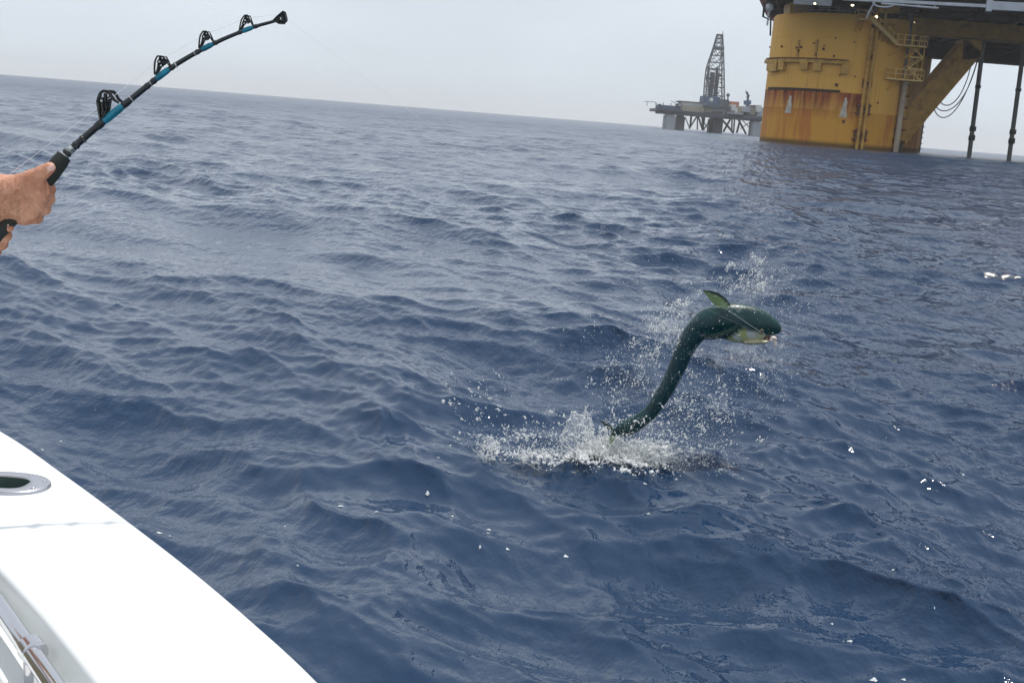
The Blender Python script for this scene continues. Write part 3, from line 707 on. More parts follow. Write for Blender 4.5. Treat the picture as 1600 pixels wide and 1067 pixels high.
# the gunwale top, with the opening of the rod holder cut out of it
prof_g = [(.018, .96), (.0, .965)] + rnd(.016, ZG - .016, .016, 180, 90) + [(s_, ZG + .003 * math.sin(math.pi * (s_ - .016) / .227)) for s_ in np.linspace(.022, .236, 44)] + rnd(.243, ZG - .012, .012, 90, 0, 6) + [(.262, .995), (.262, .990), (.256, .988)]
vs = []; m_ = len(prof_g)
for p, n in zip(edge, nrm):
    for s_, z in prof_g: vs.append((p[0] + n[0] * s_, p[1] + n[1] * s_, z))
fs = []
for i in range(len(edge) - 1):
    for j in range(m_ - 1):
        q = vs[i * m_ + j]; w = vs[(i + 1) * m_ + j + 1]; cxx = (q[0] + w[0]) / 2 - RC.x; cyy = (q[1] + w[1]) / 2 - RC.y
        if (abs(cxx) / .064) ** 2.6 + (abs(cyy) / .045) ** 2.6 < 1 and q[2] > 1.04: continue
        fs.append((i * m_ + j, i * m_ + j + 1, (i + 1) * m_ + j + 1, (i + 1) * m_ + j))
MB().add(vs, fs).build('gunwale', GEL, boat, smooth=True)
sweep([(.25, .9805), (.315, .985)] + rnd(.315, .979, .006, 90, 0, 3) + [(.324, .905), (.326, .90)], 'inner_ledge', GEL)
sweep([(.3255, .9005), (.42, .898)] + rnd(.42, .892, .006, 90, 0, 3) + [(.430, .40)], 'cockpit_liner', GEL)
fl = MB(); vs = [(p[0] + n[0] * .43, p[1] + n[1] * .43, .40) for p, n in zip(edge, nrm)] + [(-6.4, -2.4, .40)]
fl.add(vs, [tuple(range(len(vs)))]); fl.build('cockpit_sole', NON, boat)
# hand rail along the inside
def inner(px, py, z):
    return on_z(px, py, z)
RZ = 1.030
rp = [on_z(-190, 712, RZ), on_z(-130, 783, RZ), on_z(-60, 868, RZ), on_z(0, 948, RZ), on_z(41, 1007, RZ), on_z(82, 1067, RZ), on_z(130, 1138, RZ), on_z(180, 1212, RZ)]
rail = MB().tube([Vector((*q, RZ)) for q in catmull([(p.x, p.y) for p in rp], 5)], .0132, 20).build('hand_rail', CHR, boat, smooth=True)
for t_ in ((51, 1015), (-130, 783)):
    p = on_z(*t_, RZ); d = (on_z(92, 1060, RZ) - on_z(0, 929, RZ)).normalized()
    MB().tube([p - d * .014, p - d * .0125, p + d * .0125, p + d * .014], [.0155, .0178, .0178, .0155], 20).build('rail_collar', CHR, rail, smooth=True)
    MB().tube([p + Vector((0, 0, -.008)), p + Vector((0, 0, -.06)), p + Vector((0, 0, -.13))], [.0125, .0105, .0105], 14).build('stanchion', CHR, rail, smooth=True)
# flush rod holder
def oval(t, L, W, p=2.6):
    c, s = math.cos(t), math.sin(t); x = math.copysign(abs(c) ** (2 / p), c) * L; y = math.copysign(abs(s) ** (2 / p), s) * W
    # one blunt end, one drawn end
    return Vector((x * math.cos(ang) - y * math.sin(ang), x * math.sin(ang) + y * math.cos(ang), 0))
n = 48; vs = []; prof = [(1.0, 0.0), (.985, .004), (.95, .0065), (.76, .007), (.64, .0065), (.60, .003), (.59, -.006), (.56, -.14)]
Lh, Wh = .080, .058; off_h = Vector((-.012, 0, 0))
for k, (s, z) in enumerate(prof):
    for j in range(n):
        t = 2 * math.pi * j / n
        if s > .75: v = oval(t, Lh * s, Wh * s, 2.3)
        else:
            q = (s) ; v = oval(t, Lh * q * .93, Wh * q * .98, 3.2) + off_h * .5
        if z < -.1: v += Vector((.06, -.02, 0))
        vs.append(RC + v + Vector((0, 0, z)))
fs = [(i * n + j, i * n + (j + 1) % n, (i + 1) * n + (j + 1) % n, (i + 1) * n + j) for i in range(5) for j in range(n)]
hold = MB().add(vs[:6 * n], fs).build('rod_holder', STN, boat, smooth='all')
fs = [(i * n + j, i * n + (j + 1) % n, (i + 1) * n + (j + 1) % n, (i + 1) * n + j) for i in range(2) for j in range(n)] + [tuple(range(2 * n, 3 * n))]
MB().add(vs[5 * n:], fs).build('holder_tube', GTB, hold, smooth=True)
for t in (.35, 1.25, -.45, 2.6, -2.4):
    p = RC + oval(t, Lh * .84, Wh * .83, 2.3) + Vector((0, 0, .0072)); MB().ball(p, .0042, 10, 6, (1, 1, .4)).build('screw', CHR, hold, smooth='all')

# ------------------------------------------------------------------ rod, reel and line
BLK = material('black_gloss_rod_blank', (0.012, 0.016, 0.018), 0.22)
BLU = material('metallic_blue_thread_wrap', (0.01, 0.16, 0.24), 0.25, 0.2, var=0.3, scale=60)
FOAM = material('black_foam_grip', (0.014, 0.018, 0.015), 0.75, bump=0.0004, bscale=900)
SIL = material('silver_thread_trim', (0.55, 0.58, 0.56), 0.2, 0.7)
GUN = material('black_chrome_guide_frame', (0.03, 0.032, 0.033), 0.15, 0.8)
GOLD = material('gold_reel_metal', (0.55, 0.38, 0.12), 0.25, 1.0)
rod_px = [(-75, 447), (-30, 393), (0, 358), (40, 316), (74, 279), (99.5, 245), (112.5, 232.5), (150, 199.5), (180, 175.5), (207, 153.5), (233, 132.5), (256, 114.5), (278.7, 99), (310.6, 80.5), (342.5, 64.5), (374.4, 51), (400, 41.5), (420, 36), (434, 32)]
def rod_depth(px): return 1.90 + .17 * max(0, (px - 60)) / 380 + (.02 * (px - 60) / 100 if px < 60 else 0)
rod_c = catmull(rod_px, 6); rod_pts = [at(p[0], p[1], rod_depth(p[0])) for p in rod_c]
def rod_r(px): return float(np.interp(px, [-80, 100, 115, 170, 280, 430], [.0105, .0068, .0060, .0056, .0041, .0027]))
rodt = thing('fishing_rod', rod_pts[0], 'black big-game fishing rod with blue wraps and roller guides, bent over the water', 'fishing rod')
MB().tube([p for p in rod_pts], [rod_r(q[0]) for q in rod_c], 16).build('blank', BLK, rodt, smooth=True)
def sect(x0, x1, extra, name, mat, taper=False):
    xs = np.linspace(x0, x1, max(4, int((x1 - x0) / 3))); pxs = np.array([p[0] for p in rod_c]); pys = np.array([p[1] for p in rod_c])
    pts = [at(x, float(np.interp(x, pxs, pys)), rod_depth(x)) for x in xs]
    if isinstance(extra, float): rs = [rod_r(x) + extra for x in xs]
    else: rs = extra(xs)
    if name in ('thread_wrap', 'blue_wrap', 'trim_ring'):
        rs = list(rs); rs[0] = rod_r(x0) + .0001; rs[-1] = rod_r(x1) + .0001
    return MB().tube(pts, list(rs), 20).build(name, mat, rodt, smooth=True)
sect(-70, 100.5, lambda xs: [.0138 if x < 97 else .0125 for x in xs], 'foregrip', FOAM)
sect(100, 102.5, .0022, 'trim_ring', SIL); sect(102.5, 107, .0016, 'thread_wrap', BLK); sect(107, 114, .0005, 'label_decal', material('worn_silver_decal', (.30, .33, .31), .25, .5, var=.8, scale=160))
for a, b in ((150, 161), (116.5, 121), (128, 131)): sect(a, b, .0013, 'thread_wrap', BLK)
for a, b in ((161.5, 191), (243.5, 264), (314.5, 332), (378, 395)): sect(a, b, .0010, 'blue_wrap', BLU, True)
for a, b in ((191.5, 203), (237, 243), (266, 271), (306, 311), (335, 339), (396, 403), (372, 377), (228, 232)): sect(a, b, .0008, 'thread_wrap', BLK, True)
for a, b in ((118, 119.5), (204, 205.5), (234, 235.5), (273, 275), (303, 304.5)): sect(a, b, .0012, 'trim_ring', SIL)
away = Vector((0, 1, 0))
def guide(struts, roller, rr_, gap, px):
    Y_ = rod_depth(px); g0 = None
    def P(x, y, s): return at(x, y, Y_) + away * (s * gap)
    k = Y_ / F_PX
    mb = MB()
    for s in (-1, 1):
        for (x0, y0, w0, x1, y1, w1) in struts:
            foot0 = .35 if y0 > roller[1] + 8 else 1.0; foot1 = .35 if y1 > roller[1] + 4 else 1.0
            a = P(x0, y0, s * foot0); b = P(x1, y1, s * foot1); wk = 1.3 if px < 200 else 1.12; w0 *= wk; w1 *= wk; mb.tube([a, a.lerp(b, .5) + away * (s * gap * .15), b], [w0 * k, (w0 + w1) / 2 * k, w1 * k], 8)
    g0 = mb.build('roller_guide', GUN, rodt, smooth=True)
    c = at(*roller, Y_); MB().tube([c - away * gap * 1.0, c - away * gap * .8, c - away * gap * .3, c, c + away * gap * .3, c + away * gap * .8, c + away * gap * 1.0], [rr_ * k * 1.15, rr_ * k * 1.15, rr_ * k * .8, rr_ * k * .75, rr_ * k * .8, rr_ * k * 1.15, rr_ * k * 1.15], 16).build('roller', GUN, g0, smooth=True)
    MB().tube([c - away * gap * 1.5, c + away * gap * 1.5], rr_ * k * .38, 12).build('axle_screw', SIL, g0, smooth=True)
    return g0
guide([(158.5, 187, 1.6, 158.5, 160, 3.0), (158.5, 160, 3.2, 161, 146, 1.8), (161, 146, 1.8, 166, 142.5, 1.6), (160, 187, 1.5, 168, 170, 2.6), (168, 170, 2.6, 169, 146, 1.8), (166, 142.5, 1.8, 174, 144, 1.9), (174, 144, 1.9, 182, 156, 1.9), (182, 156, 1.9, 190, 161.5, 1.3), (163.5, 176, 2.6, 164, 152, 3.0)], (164.5, 158), 5.0, .012, 165)
guide([(242.5, 117, 1.2, 245, 97, 1.3), (245, 97, 1.3, 249, 88.5, 1.1), (243.5, 117, 1.2, 251, 104, 1.6), (251, 104, 1.6, 253, 88, 1.1), (249, 88.5, 1.1, 257, 89, 1.1), (257, 89, 1.0, 265.5, 103, 1.0), (253, 90, .8, 262, 99, .9)], (253, 97.5), 4.0, .010, 253)
guide([(311.5, 75.5, 1.1, 315, 57, 1.1), (315, 57, 1.1, 319.5, 50, 1.0), (313, 75, 1.1, 319, 63, 1.3), (319, 63, 1.4, 322, 50, 1.0), (319.5, 50, 1.0, 325, 50, 1.0), (325, 50, .9, 333, 65, .9), (321, 50, .8, 328, 61, 1.0)], (321.5, 58.5), 3.6, .009, 322)
guide([(374.5, 48.5, 1.0, 379, 32, 1.0), (379, 32, 1.0, 384, 25, .9), (376, 48, 1.0, 381, 38, 1.2), (381, 38, 1.3, 386, 25, .9), (384, 25, .9, 389, 25, .9), (389, 25, .8, 395.5, 41, .8), (385, 25, .8, 392, 37, .9)], (385.5, 33), 3.3, .008, 385)
tipg = guide([(428, 34, 1.6, 434, 27, 1.2), (434, 27, 1.2, 444, 18.5, 1.1), (444, 18.5, 1.2, 447, 29, 1.3), (447, 29, 1.2, 444, 37, 1.2), (444, 37, 1.2, 435, 36.5, 1.5), (430, 34, 1.8, 438, 33, 2.6), (441, 22, 1.6, 443, 34, 2.6)], (441.5, 30), 6.0, .006, 440)
LIN = material('clear_monofilament', (0.75, 0.78, 0.80), 0.25)
reel_c = at(-128, 420, 1.88)
reel = thing('fishing_reel', reel_c, 'gold big-game reel clamped under the fishing rod, beyond the left picture edge', 'reel')
MB().tube([reel_c - away * .045, reel_c + away * .045], .040, 24).build('frame', GOLD, reel, smooth=True)
for s in (-1, 1): MB().tube([reel_c + away * s * .046, reel_c + away * s * .056], .052, 28).build('side_plate', GOLD, reel, smooth=True)
MB().tube([reel_c - away * .057, reel_c - away * .075, reel_c - away * .075 + Vector((.06, 0, -.02)), reel_c - away * .105 + Vector((.06, 0, -.02))], .006, 8).build('crank', BLK, reel)
sect(-118, -70, .003, 'reel_seat', SIL)
line_px = [(-132, 384), (155, 166.5), (165, 157), (180, 149), (247, 95.5), (254, 91.5), (322, 53.5), (386, 28), (441, 23), (447.5, 29)]
lp = [at(x, y, rod_depth(x)) for x, y in line_px]
fl_ = thing('fishing_line', lp[0], 'thin pale fishing line running from the hands through the rod guides to the fish', 'fishing line')
MB().tube(lp, .00042, 6).build('running_line', LIN, fl_)
FY = 6.15
mouth = at(1196, 523, FY - .05)
lead = [at(1082, 478, FY - .02), at(1100, 481, FY - .085), at(1128, 479, FY - .10), at(1152, 494, FY - .105), at(1175, 510, FY - .10), mouth]
MB().tube([lp[-1].lerp(mouth, t) - Vector((0, 0, .25 * t * (1 - t))) for t in np.linspace(0, 1, 24)], .00018, 5).build('long_line', LIN, fl_)
MB().tube(lead, .0007, 6).build('leader', LIN, fl_)

# ------------------------------------------------------------------ person (body one continuous skin, clothing as children)
def surface_nets(Fd, xs, ys, zs):
    nx, ny, nz = Fd.shape; ins = Fd < 0
    def corner(a, b, c, Z): return Z[a:nx - 1 + a, b:ny - 1 + b, c:nz - 1 + c]
    cnt = np.zeros((nx - 1, ny - 1, nz - 1), np.int8)
    for a in (0, 1):
        for b in (0, 1):
            for c in (0, 1): cnt += corner(a, b, c, ins)
    act = (cnt > 0) & (cnt < 8); idx = np.argwhere(act); vid = np.full(act.shape, -1, np.int64); vid[act] = np.arange(len(idx))
    acc = np.zeros((len(idx), 3)); num = np.zeros(len(idx)); I, J, K = idx.T
    G = (xs, ys, zs)
    for ax in range(3):
        o1, o2 = [q for q in range(3) if q != ax]
        for p in (0, 1):
            for q in (0, 1):
                s = [0, 0, 0]; s[o1] = p; s[o2] = q; e_ = list(s); e_[ax] = 1
                f0 = Fd[I + s[0], J + s[1], K + s[2]]; f1 = Fd[I + e_[0], J + e_[1], K + e_[2]]; mk = (f0 < 0) != (f1 < 0)
                t = np.where(mk, f0 / np.where(mk, f0 - f1, 1), 0)
                P = np.stack([xs[I + s[0]], ys[J + s[1]], zs[K + s[2]]], 1).astype(float)
                base = (I, J, K)[ax]; P[:, ax] += t * (G[ax][base + 1] - G[ax][base])
                acc[mk] += P[mk]; num[mk] += 1
    V_ = acc / np.maximum(num, 1)[:, None]; quads = []
    for ax in range(3):
        o1, o2 = [(1, 2), (2, 0), (0, 1)][ax]
        sl0 = [slice(None)] * 3; sl1 = [slice(None)] * 3; sl0[ax] = slice(0, -1); sl1[ax] = slice(1, None)
        ch = ins[tuple(sl0)] != ins[tuple(sl1)]; E_ = np.argwhere(ch)
        ok = (E_[:, o1] > 0) & (E_[:, o2] > 0) & (E_[:, o1] < Fd.shape[o1] - 1) & (E_[:, o2] < Fd.shape[o2] - 1); E_ = E_[ok]
        def v_(d1, d2):
            q = E_.copy(); q[:, o1] -= d1; q[:, o2] -= d2; return vid[q[:, 0], q[:, 1], q[:, 2]]
        Q = np.stack([v_(1, 1), v_(0, 1), v_(0, 0), v_(1, 0)], 1)
        fl2 = ~ins[E_[:, 0], E_[:, 1], E_[:, 2]]; Q[fl2] = Q[fl2][:, ::-1]; quads.append(Q)
    return V_, np.vstack(quads)
class SDF:
    def __init__(s, xs, ys, zs):
        s.g = (xs.astype(np.float32), ys.astype(np.float32), zs.astype(np.float32)); s.F = np.full((len(xs), len(ys), len(zs)), 0.05, np.float32)
    def cone(s, a, b, ra, rb, k=.004, sc=None):
        a = np.array(a, float); b = np.array(b, float); m_ = max(ra, rb) + k * 3 + .012
        lo = np.minimum(a, b) - m_; hi = np.maximum(a, b) + m_; sl = []
        for ax in range(3):
            i0, i1 = np.searchsorted(s.g[ax], lo[ax]), np.searchsorted(s.g[ax], hi[ax]); sl.append(slice(max(0, i0 - 1), i1 + 1))
        X_, Y_, Z_ = np.meshgrid(*[s.g[q][sl[q]] for q in range(3)], indexing='ij')
        if X_.size == 0: return s
        P = np.stack([X_, Y_, Z_], -1) - a; ba = b - a; L = max((ba @ ba), 1e-12); t = np.clip((P @ ba) / L, 0, 1)
        d = np.linalg.norm(P - t[..., None] * ba, axis=-1) - (ra + (rb - ra) * t)
        f = s.F[tuple(sl)]; h = np.clip(.5 + .5 * (f - d) / k, 0, 1); s.F[tuple(sl)] = f * (1 - h) + d * h - k * h * (1 - h); return s
    def chain(s, pts, rs, k=.004):
        for i in range(len(pts) - 1): s.cone(pts[i], pts[i + 1], rs[i], rs[i + 1], k)
        return s
def axis(lo, f0, f1, hi, fine, coarse):
    a = list(np.arange(f0, f1, fine)); st = fine; x = f0; L = []
    while x > lo: st = min(st * 1.25, coarse); x -= st; L.append(x)
    st = fine; x = a[-1]; R_ = []
    while x < hi: st = min(st * 1.25, coarse); x += st; R_.append(x)
    return np.array(L[::-1] + a + R_)
HY = 1.90
def hp(px, py, d): return at(px, py, HY + d / 1000.0)      # d in millimetres, away from the camera
mm = .001055
S = SDF(axis(-2.0, -1.0, -.745, -.70, .0020, .014), axis(1.2, 1.83, 2.0, 2.25, .0020, .014), axis(.38, 1.48, 1.70, 2.25, .0020, .014))
# right arm
el = Vector((-1.13, 1.80, 1.555)); shR = Vector((-1.27, 1.60, 1.75)); wr = hp(22, 310, -2)
S.chain([shR, el], [.058, .047], .02)
S.chain([el, hp(-95, 318, -8), hp(-35, 314, -4), wr], [.050, .050, .041, .031], .02)
S.cone(hp(-35, 305, -8), hp(20, 299, -6), .034, .024, .02); S.cone(hp(-30, 325, 2), hp(20, 325, 2), .034, .022, .02)
# palm and back of the hand
for (a, b, ra, rb) in (((20, 301, -6), (58, 285, -9), 19, 13), ((20, 306, -8), (63, 300, -9), 22, 13.5), ((20, 314, -6), (60, 313, -7), 22, 13), ((20, 322, -3), (52, 327, -4), 20, 12.5), ((24, 330, 2), (42, 338, 2), 16, 12), ((26, 305, 6), (48, 290, 8), 16, 12)):
    S.cone(hp(*a), hp(*b), ra * mm, rb * mm, .012)
# knuckles and fingers wrapping away round the grip
for (m1, p1, p2, p3, r1, r2, r3) in (((60, 287, -9), (76, 296, 10), (72, 290, 38), (54, 284, 42), 11.5, 9.8, 8.5), ((62, 302, -9), (75, 311, 12), (66, 308, 40), (47, 300, 42), 11.8, 10, 8.6), ((57, 317, -7), (69, 326, 12), (57, 322, 40), (38, 314, 42), 11.2, 9.6, 8.2), ((49, 331, -3), (57, 340, 12), (45, 337, 38), (28, 330, 40), 10.4, 8.8, 7.6)):
    S.chain([hp(*m1), hp(*p1), hp(*p2), hp(*p3)], [r1 * mm, r2 * 1.02 * mm, r2 * mm * .9, r3 * mm], .0028)
    S.cone(hp(m1[0] - 2, m1[1], m1[2] - 3), hp(m1[0] + 1, m1[1] + 1, m1[2] - 3), 9.6 * mm, 9.6 * mm, .006)
    S.cone(hp(p1[0] - 1, p1[1], p1[2] - 2), hp(p1[0], p1[1], p1[2]), 10.3 * r1 / 11.5 * mm, 9.9 * mm, .004)
# heel of the hand below
S.cone(hp(20, 330, 4), hp(40, 342, 8), 14 * mm, 9.5 * mm, .008)
# thumb lying along the grip
S.chain([hp(34, 285, -8), hp(50, 279, -14), hp(66, 270, -17), hp(77, 263, -17)], [14 * mm, 12.6 * mm, 10.2 * mm, 8.8 * mm], .006)
S.cone(hp(64, 272, -17), hp(78, 262, -19), 9.6 * mm, 8.0 * mm, .003)
# left hand, fingers closing on the butt grip from behind
S.chain([hp(-28, 352, 20), hp(-8, 347, -2), hp(6, 350, -14), hp(14, 355, -12)], [11 * mm, 9.6 * mm, 8.8 * mm, 7.8 * mm], .003)
for (q0, q1, q2, q3, r1) in (((-22, 366, 34), (2, 357, 26), (8, 368, 0), (-8, 368, -16), 10.6), ((-34, 380, 34), (-6, 372, 26), (2, 381, 0), (-14, 384, -15), 10.4), ((-46, 392, 34), (-18, 388, 26), (-8, 394, 0), (-26, 398, -13), 9.4), ((-52, 372, 34), (-30, 362, 30), (-20, 362, 10), (-30, 366, 0), 9)):
    S.chain([hp(*q0), hp(*q1), hp(*q2), hp(*q3)], [r1 * mm, r1 * mm, r1 * .95 * mm, r1 * .82 * mm], .003)
elL = Vector((-1.36, 1.93, 1.42)); shL = Vector((-1.60, 1.80, 1.75))
S.cone(hp(-30, 380, 34), hp(-62, 392, 36), .026, .027, .015); S.cone(hp(-34, 372, 30), hp(-62, 378, 30), .022, .024, .012)
S.chain([hp(-62, 388, 36), hp(-90, 398, 40), elL], [.028, .028, .045], .015); S.chain([elL, shL], [.047, .058], .02)
# trunk, neck, head, legs
ch = Vector((-1.435, 1.70, 1.62)); pel = Vector((-1.45, 1.68, 1.24))
for s, sh in ((1, shR), (-1, shL)):
    S.chain([Vector((-1.435, 1.70, 1.79)).lerp(sh, .2), sh], [.06, .06], .04)
    hip = pel + Vector((.09 * s, -.05 * s, -.03)); kn = hip + Vector((.02, .06, -.38)); an = Vector((hip.x + .02 * s, hip.y, .46))
    S.chain([hip, kn, an], [.088, .058, .040], .03); S.chain([an + Vector((0, -.03, -.03)), an + Vector((.06, .15, -.035))], [.035, .03], .02)
    S.chain([ch + Vector((.10 * s, -.055 * s, .04)), pel + Vector((.06 * s, -.03 * s, .0))], [.11, .11], .06)
S.chain([ch, Vector((-1.44, 1.70, 1.86)), Vector((-1.42, 1.73, 1.93))], [.10, .058, .055], .04)
hd = Vector((-1.405, 1.755, 2.03)); fwd = Vector((.45, .89, 0)).normalized()
S.cone(hd + Vector((-.01, -.02, .02)), hd + fwd * .01 + Vector((0, 0, -.04)), .088, .072, .03); S.cone(hd + fwd * .05 + Vector((0, 0, -.07)), hd + fwd * .06 + Vector((0, 0, -.09)), .035, .028, .03)
S.cone(hd + fwd * .085 + Vector((0, 0, 0)), hd + fwd * .10 + Vector((0, 0, -.03)), .010, .015, .012)
sd_ = Vector((fwd.y, -fwd.x, 0))
for s in (-1, 1): S.cone(hd + sd_ * s * .085 + Vector((0, 0, .01)), hd + sd_ * s * .088 + Vector((0, 0, -.03)), .013, .008, .005)
Vb, Qb = surface_nets(S.F, *S.g)
def skin_mat():
    m = bpy.data.materials.new('tanned_skin'); m.use_nodes = True; t = m.node_tree; b = t.nodes['Principled BSDF']
    b.inputs['Roughness'].default_value = 0.5; b.inputs['Subsurface Weight'].default_value = 0.12; b.inputs['Subsurface Radius'].default_value = (.012, .005, .003); b.inputs['Subsurface Scale'].default_value = 1.0
    co = t.nodes.new('ShaderNodeTexCoord')
    def noise(scale, d=5, r=.6, st=(1, 1, 1)):
        ma = t.nodes.new('ShaderNodeMapping'); ma.inputs['Scale'].default_value = st; t.links.new(co.outputs['Object'], ma.inputs[0])
        n = t.nodes.new('ShaderNodeTexNoise'); n.inputs['Scale'].default_value = scale; n.inputs['Detail'].default_value = d; n.inputs['Roughness'].default_value = r; t.links.new(ma.outputs[0], n.inputs[0]); return n.outputs['Fac']
    r = t.nodes.new('ShaderNodeValToRGB'); r.color_ramp.elements[0].position = .35; r.color_ramp.elements[1].position = .68
    r.color_ramp.elements[0].color = (.40, .165, .09, 1); r.color_ramp.elements[1].color = (.64, .34, .22, 1); t.links.new(noise(28), r.inputs[0])
    r2 = t.nodes.new('ShaderNodeMapRange'); r2.inputs[1].default_value = .55; r2.inputs[2].default_value = .75; r2.inputs[3].default_value = 0; r2.inputs[4].default_value = .5; t.links.new(noise(120, 3), r2.inputs[0])
    x = t.nodes.new('ShaderNodeMix'); x.data_type = 'RGBA'; t.links.new(r2.outputs[0], x.inputs[0]); t.links.new(r.outputs[0], x.inputs[6]); x.inputs[7].default_value = (.33, .10, .06, 1)
    t.links.new(x.outputs[2], b.inputs['Base Color'])
    bp = t.nodes.new('ShaderNodeBump'); bp.inputs['Distance'].default_value = .0016; t.links.new(noise(190, 4, .6, (1, 1, 1)), bp.inputs['Height'])
    bp2 = t.nodes.new('ShaderNodeBump'); bp2.inputs['Distance'].default_value = .004; t.links.new(noise(45, 3), bp2.inputs['Height']); t.links.new(bp2.outputs[0], bp.inputs['Normal'])
    t.links.new(bp.outputs[0], b.inputs['Normal'])
    return m
SKIN = skin_mat(); SHIRT = material('pale_cotton_shirt', (.55, .58, .6), .9, var=.05, scale=12, bump=.003, bscale=25); SHORT = material('khaki_shorts', (.32, .27, .18), .9, var=.08, scale=12, bump=.003, bscale=25)
HAIR = material('brown_hair', (.05, .03, .018), .8, bump=.004, bscale=200); NAIL = material('fingernail', (.66, .42, .36), .3); HHAIR = material('sun_bleached_arm_hair', (.16, .085, .04), .6)
person = thing('person', (-1.44, 1.69, .40), 'person at the left edge gripping the fishing rod with both bare hands', 'person')
bo = bpy.data.objects.new('body', np_mesh('body', Vb, Qb, SKIN)); COL.objects.link(bo); bo.parent = person; bo.matrix_parent_inverse = Matrix.Translation(-parent_loc(person))
sm = bo.modifiers.new('relax', 'SMOOTH'); sm.factor = .5; sm.iterations = 3
T = SDF(*[np.arange(a, b, .012) for a, b in ((-1.9, -1.05), (1.3, 2.1), (1.05, 1.95))])
for s, sh in ((1, shR), (-1, shL)):
    T.chain([Vector((-1.435, 1.70, 1.80)).lerp(sh, .2), sh], [.072, .073], .04); T.cone(sh, sh.lerp(el if s > 0 else elL, .62), .074, .068, .03)
    T.chain([ch + Vector((.10 * s, -.055 * s, .04)), pel + Vector((.06 * s, -.03 * s, -.02))], [.125, .128], .06)
T.chain([Vector((-1.44, 1.70, 1.835)), ch, pel + Vector((0, 0, -.02))], [.072, .128, .135], .05)
Vt, Qt = surface_nets(T.F, *T.g); o = bpy.data.objects.new('shirt', np_mesh('shirt', Vt, Qt, SHIRT)); COL.objects.link(o); o.parent = person; o.matrix_parent_inverse = Matrix.Translation(-parent_loc(person))
T = SDF(*[np.arange(a, b, .012) for a, b in ((-1.8, -1.15), (1.4, 2.0), (.75, 1.4))])
for s in (1, -1):
    hip = pel + Vector((.09 * s, -.05 * s, -.03)); kn = hip + Vector((.02, .06, -.38)); T.chain([hip + Vector((0, 0, .06)), kn], [.118, .085], .03)
Vt, Qt = surface_nets(T.F, *T.g); o = bpy.data.objects.new('shorts', np_mesh('shorts', Vt, Qt, SHORT)); COL.objects.link(o); o.parent = person; o.matrix_parent_inverse = Matrix.Translation(-parent_loc(person))
MB().ball(hd + Vector((-.018, -.035, .035)), .096, 20, 14, (1, 1, .95)).build('hair', HAIR, person, smooth='all')
def nail(p, q, w, up_):
    a = (q - p).normalized(); b = a.cross(up_).normalized(); u_ = b.cross(a); vs = []; n_ = 7
    for i in range(n_):
        t = i / (n_ - 1); wd = w * (1 - .25 * abs(2 * t - 1) ** 3)
        for j in range(5): s = j / 2 - 1; vs.append(p.lerp(q, t) + b * wd * s * math.sqrt(max(0, 1 - (max(0, t - .75) * 3) ** 2)) - u_ * (w * .5 * s * s))
    fs = [(i * 5 + j, i * 5 + j + 1, (i + 1) * 5 + j + 1, (i + 1) * 5 + j) for i in range(n_ - 1) for j in range(4)]
    MB().add(vs, fs).build('thumbnail', NAIL, person, smooth='all')
nail(hp(73, 263, -28), hp(84, 257.5, -26), .0066, Vector((-.2, -1, .35)))
nail(hp(6, 348, -23), hp(14, 352, -21), .005, Vector((-.2, -1, .35)))
# fine hair on the forearm and the back of the hand
from mathutils.bvhtree import BVHTree
mbh = MB(); g = random.Random(2); bv = BVHTree.FromPolygons([Vector(v) for v in Vb.tolist()], Qb.tolist()); nh = 0
for _ in range(3200):
    px, py = g.uniform(-60, 62) , g.uniform(276, 352)
    if px > 30 and g.random() < .8: continue
    d = ray(px, py).normalized(); h, nn, _i, dist = bv.ray_cast(Vector((0, 0, EYE)), d)
    if h is None or dist > 2.2: continue
    dirn = (rt * (.8 + .4 * g.random()) - up * (.7 * g.random() + .2) + nn * .45).normalized(); L = .003 + .006 * g.random()
    e1 = h + dirn * L; w = up.cross(dirn).normalized() * .00010 + up * .00008
    mbh.add([h - w, h + w, e1], [(0, 1, 2)]); nh += 1
o = mbh.build('arm_hair', HHAIR, person); o['kind'] = 'stuff'

